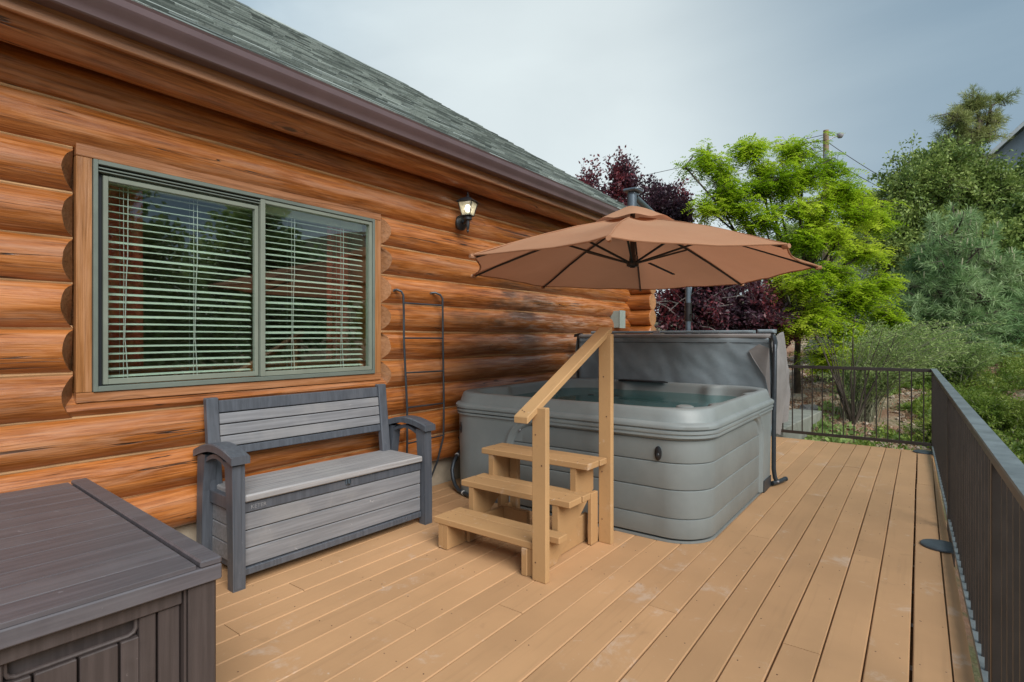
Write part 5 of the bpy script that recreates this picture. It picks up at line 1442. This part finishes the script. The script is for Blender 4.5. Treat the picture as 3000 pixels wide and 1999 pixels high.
# feathery arching shrub beyond the far railing
def feathery(name, label, base, n, hgt, spread, lean_, mat, nleaf=34, seed=0, lsz=1.0):
    bz = T(*base)-.05; root = E(name, label, 'shrub', (base[0], base[1], bz), group='feathery shrubs beyond the far railing')
    o_ = np.array([base[0], base[1], bz]); segs = 7
    az = rng.uniform(0, 2*math.pi, n); r_ = rng.uniform(.1, 1, n)**.7*spread; hh = hgt*rng.uniform(.45, 1.0, n)
    B = o_+np.stack([rng.normal(size=n)*.12, rng.normal(size=n)*.12, np.zeros(n)], 1)
    tip = B+np.stack([np.cos(az)*r_+lean_[0]*hh, np.sin(az)*r_+lean_[1]*hh, hh], 1)
    parts = []; pls = []
    pts = []
    for s in range(segs+1):
        t = s/segs; p = B+(tip-B)*np.array([t**1.5, t**1.5, 0])[None, :]+np.array([0, 0, 1])*(hh*(1.15*t-.35*t*t*t*t))[:, None]+rng.normal(size=(n, 3))*.012
        pts.append(p)
    for s in range(segs):
        v, q = tubes_np(pts[s], pts[s+1], np.full(n, .0065*(1-s/segs)+.0018), np.full(n, .0065*(1-(s+1)/segs)+.0015)); parts.append((v, q))
    V, Q = merge(parts); link_np('stem', np_mesh('stem', V, Q, None, M['stem'], o_), root)['kind'] = 'stuff'
    lp_ = []
    for s in range(2, segs):
        m = nleaf; k = np.repeat(np.arange(n), m); t = rng.random(n*m)[:, None]
        d = unit(pts[s+1]-pts[s])[k]; P0 = pts[s][k]*(1-t)+pts[s+1][k]*t+rng.normal(size=(n*m, 3))*.025
        D = unit(d*.8+rdir(n*m)*.8); sz = rng.uniform(.7, 1.3, n*m)*lsz
        lp_.append(leaf_quads(P0, D, rdir(n*m), .040*sz, .0125*sz))
    V, Q = merge(lp_); link_np('crown', np_mesh('crown', V, Q, None, mat, o_), root)
feathery('feathery_shrub', 'feathery grey green shrub arching over behind the far railing', (2.47, 10.6), 190, 2.05, 1.0, (.42, .15), M['l_shrub'], 13, 0, 1.3)
feathery('feathery_shrub', 'grey green shrub on the slope right of the rail corner', (3.9, 13.6), 110, 1.1, .8, (-.1, .1), M['l_shrub'], 20, 0, 1.2)
feathery('feathery_shrub', 'pale green shrub at the foot of the young pine', (3.3, 14.6), 120, 1.2, .9, (.15, .0), M['l_shrub'], 15, 0, 1.3)
feathery('feathery_shrub', 'small grey green shrub under the locust beside the rocks', (1.65, 14.0), 130, 1.35, .7, (.1, 0), M['l_grey'], 20, 0, 1.2)
feathery('feathery_shrub', 'small bright green shrub on the slope at the right edge beyond the rail', (4.15, 11.2), 120, .75, .6, (-.05, .05), M['l_cover'], 22, 0, 1.3)
feathery('feathery_shrub', 'low green shrub halfway along the slope above the side railing', (3.75, 10.0), 110, .6, .55, (-.05, .05), M['l_cover'], 22, 0, 1.3)
# bare dark shrub stems behind the railing
mb = MB()
sr = E('bare_stem_shrub', 'bare dark grey stems of a shrub rising behind the far railing', 'shrub', (2.45, 10.2, T(2.45, 10.2)))
for i in range(9):
    a_ = random.uniform(0, 6.28); p = Vector((2.45, 10.2, T(2.45, 10.2)-.05)); pts = [p]
    for s in range(6): p = p+Vector((math.cos(a_)*.09+random.uniform(-.03, .03), math.sin(a_)*.07, .26)); pts.append(p.copy())
    mb.tube(pts, [.020-.0028*k for k in range(7)], 6)
mb.build('stem', M['bark'], sr, angle=1.2)

# low green ground cover and dry litter
def cover(name, n, xr, yr, mat, size, thr, hgt, bias=None, clumps=None):
    X = rng.uniform(*xr, n); Y = rng.uniform(*yr, n)
    keep = np.array([nz(x*.9, y*.9, 4)+.5*nz(x*3, y*3, 9)+(bias(x, y) if bias else 0) > thr for x, y in zip(X, Y)])
    X = X[keep]; Y = Y[keep]
    Z = np.array([T(x, y) for x, y in zip(X, Y)])
    h = np.array([max(.02, .5+.9*nz(x*2.1, y*2.1, 2)) for x, y in zip(X, Y)])*hgt*rng.random(len(X))
    P0 = np.stack([X, Y, Z+h], 1); D = unit(rdir(len(X), .35)); s = rng.uniform(.6, 1.4, len(X))*size
    V, Q = leaf_quads(P0, D, rdir(len(X), .8), s, s*.5)
    link_np(name, np_mesh(name, V, Q, None, mat), None, 'stuff')
cover('ground_cover', 150000, (2.6, 7.5), (8.3, 21), M['l_cover'], .050, .02, .34, lambda x, y: sstep(2.2, 4.2, x)*.40-.15)
cover('leaf_litter', 60000, (-1.0, 6.8), (8.1, 20), M['l_dry'], .05, -.1, .02, lambda x, y: sstep(2, 4, x)*.3)
cover('dry_grass', 30000, (1.9, 7), (8.2, 19), M['l_shrub'], .10, .0, .12, lambda x, y: -.05)

# trees higher on the hill and across the slope (also mirrored in the window)
hill = [(5.7, 21.5, 3.7, 'oak', 'dark green tree just right of the young pine at the picture edge'), (6.9, 24.5, 3.5, 'grey', 'grey green tree above and right of the young pine'),
        (7.5, 28, 5.2, 'oak', 'dark green tree at the right edge of the picture below the grey house'),
        (7.2, 21.5, 3.2, 'grey', 'grey green tree behind the young pine at the right edge'),
        (1.5, 30, 4.6, 'oak', 'dark green tree behind the locust left of the broad tree'),
        (3.5, 34, 5.0, 'oak', 'dark green tree on the hill behind the power pole'),
        (9.5, 38, 5.0, 'oak', 'dark green tree on the hill below the grey house'),
        (-2.0, 38, 4.2, 'oak', 'dark tree on the hill seen low between plum and locust'),
        (-7.5, 44, 4.0, 'oak', 'distant dark tree low on the hill just right of the umbrella tip'),
        (-5.0, 48, 4.5, 'oak', 'distant dark tree beside the one right of the umbrella tip'),
        (8.5, 3.5, 5.4, 'light', 'green tree across the slope mirrored in the left window pane'),
        (10.5, 7.5, 5.6, 'light', 'green tree across the slope mirrored in the middle of the window'),
        (8.8, 11.5, 4.6, 'light', 'green tree across the slope mirrored in the right window pane'),
        (12.0, 1.0, 5.2, 'oak', 'green tree across the slope farthest to the right of the deck')]
lobes0 = [(0, 0, .62, .30, .30, .22), (-.18, .1, .45, .26, .26, .22), (.2, -.08, .48, .27, .27, .24), (.05, .15, .32, .30, .28, .2), (-.1, -.16, .30, .28, .26, .2), (.0, 0, .80, .18, .18, .16)]
protos = {}
for kind, mat in (('oak', M['l_oak']), ('grey', M['l_grey']), ('light', M['l_shrub'])):
    So, Eo, d, idx = branchlets(lobes0, 1100, shell=2.0); nf = 22; nb = 1100; k = np.repeat(np.arange(nb), nf); t = rng.random(nb*nf)*.85+.15
    P0 = So[k]+(Eo-So)[k]*t[:, None]+rng.normal(size=(nb*nf, 3))*.014; D = unit(rdir(nb*nf)); s = rng.uniform(.7, 1.25, nb*nf)*.028
    V, Q = leaf_quads(P0, D, rdir(nb*nf, .5), s, s*.6); crown = np_mesh('crown', V, Q, None, mat)
    mb = MB(); mb.tube([(0, 0, -.08), (.01, 0, .15), (0, .01, .3)], [.032, .024, .02], 8, False)
    for l in lobes0: mb.tube([(0, .01, .28), Vector(l[:3])*.6+Vector((0, 0, .12)), l[:3]], [.014, .009, .003], 5, False)
    protos[kind] = (crown, mb.mesh('trunk', M['bark'], angle=1.2))
for (x, y, h_, kind, lab) in hill:
    r_ = E('hill_tree', lab, 'tree', (x, y, T(x, y)), rz=random.uniform(0, 6), group='dense green trees on the hill')
    r_.scale = (h_*random.uniform(.9, 1.15), h_*random.uniform(.9, 1.1), h_)
    for nm, me in zip(('crown', 'trunk'), protos[kind]):
        o = bpy.data.objects.new(nm, me); C.objects.link(o); o.parent = r_

# ------------------------------------------------------------------ power pole, wires, hillside house
pp = E('power_pole', 'wooden power pole with a street lamp rising behind the locust', 'utility pole', (-.56, 32.07, T(-.56, 32.07)))
m_ = MB(); m_.tube([(-.56, 32.07, T(-.56, 32.07)-.3), (-.56, 32.07, 11.9)], [.17, .13], 12); m_.build('pole', M['pole'], pp)
m_ = MB(); m_.tube([(-.50, 32.1, 11.35), (-.25, 32.3, 11.55), (-.05, 32.45, 11.62)], .03, 8); m_.build('lamp_arm', M['tape'], pp)
m_ = MB(); m_.lathe([(.05, 0), (.16, -.06), (.17, -.15), (.10, -.26), (.04, -.28)], (.02, 32.5, 11.78), 14); m_.build('lamp_head', M['tape'], pp)
m_ = MB(); m_.lathe([(.16, 9.95), (.19, 10.0), (.19, 10.7), (.15, 10.75)], (-.42, 31.8, 0), 14); m_.build('transformer', M['jbox'], pp)
def wire(a, b_, sag, label):
    a = Vector(a); b_ = Vector(b_); m_ = MB()
    m_.tube([a.lerp(b_, t/12)-Vector((0, 0, sag*4*(t/12)*(1-t/12))) for t in range(13)], .016, 5)
    o = m_.build('power_line', M['wire']); tag(o, label, 'cable', 'overhead power lines')
wire((-.56, 32.07, 11.7), (-40, 20.5, 8.0), .5, 'overhead wire running left from the top of the power pole')
wire((-.56, 32.07, 10.9), (-40, 20.5, 7.0), .7, 'overhead wire running left from the pole a little below the top')
wire((-.56, 32.07, 9.3), (-40, 20.5, 5.6), .9, 'third overhead wire down on the left side of the pole')
wire((-.56, 32.07, 9.0), (-40, 20.5, 5.3), .9, 'lowest overhead wire on the left side of the pole')
wire((-.5, 32.07, 11.3), (5.2, 30.8, 6.2), .25, 'overhead wire falling to the right from the pole top')
wire((-.5, 32.07, 10.5), (5.2, 30.8, 5.9), .2, 'lower overhead wire falling to the right from the pole')

hh = E('hillside_house', 'pale blue grey gabled house high on the hill at the right edge', 'house', (9.5, 49, 9.5))
hh.rotation_euler = (0, 0, R(-20))
def hb(name, mat, *a, b=0): m_ = MB(); m_.box(*a, b); return m_.build(name, M[mat], hh, local=True, smooth=False)
m_ = MB(); m_.prism([(-3.2, -3), (3.2, -3), (3.2, 3.4), (0, 6.2), (-3.2, 3.4)], 'y', 0, 8); m_.build('wall', M['hsiding'], hh, local=True, smooth=False)
for sg in (-1, 1):
    m_ = MB(); m_.prism([(sg*3.7, 2.95), (0, 6.25), (0, 6.45), (sg*3.75, 3.12)], 'y', -.6, 8.4); m_.build('roof', M['hroof'], hh, local=True, smooth=False)
    m_ = MB(); m_.prism([(sg*3.7, 2.85), (0, 6.12), (0, 6.40), (sg*3.75, 3.12)], 'y', -.66, -.61); m_.build('barge_board', M['htrim'], hh, local=True, smooth=False)
for (a_, b_, c_, d_) in ((-2.0, -.6, .6, 2.6), (.4, 1.8, .6, 2.6), (-.5, .5, 3.6, 4.6)):
    wo_ = hb('window', 'htrim', a_, b_, -.06, -.005, c_, d_)
    m_ = MB(); m_.box(a_+.1, b_-.1, -.07, -.061, c_+.1, d_-.1); m_.build('pane', M['glass'], wo_, local=True, smooth=False)
hb('balcony_floor', 'hroof', -3.3, 3.3, -1.8, -.1, -.1, .08)
hb('balcony_rail', 'rail', -3.3, 3.3, -1.8, -1.72, .98, 1.06)
mb_ = MB()
for x in np.arange(-3.25, 3.3, .22): mb_.box(x, x+.04, -1.78, -1.74, .09, .975)
mb_.build('balcony_baluster', M['rail'], hh, local=True, smooth=False)['kind'] = 'stuff'
m_ = MB(); m_.lathe([(.3, -.9), (.36, -.8), (.36, -.4), (.3, -.3)], (-2.4, -1.9, 0), 14); o = m_.build('blue_barrel', M['blue'], hh, local=True)
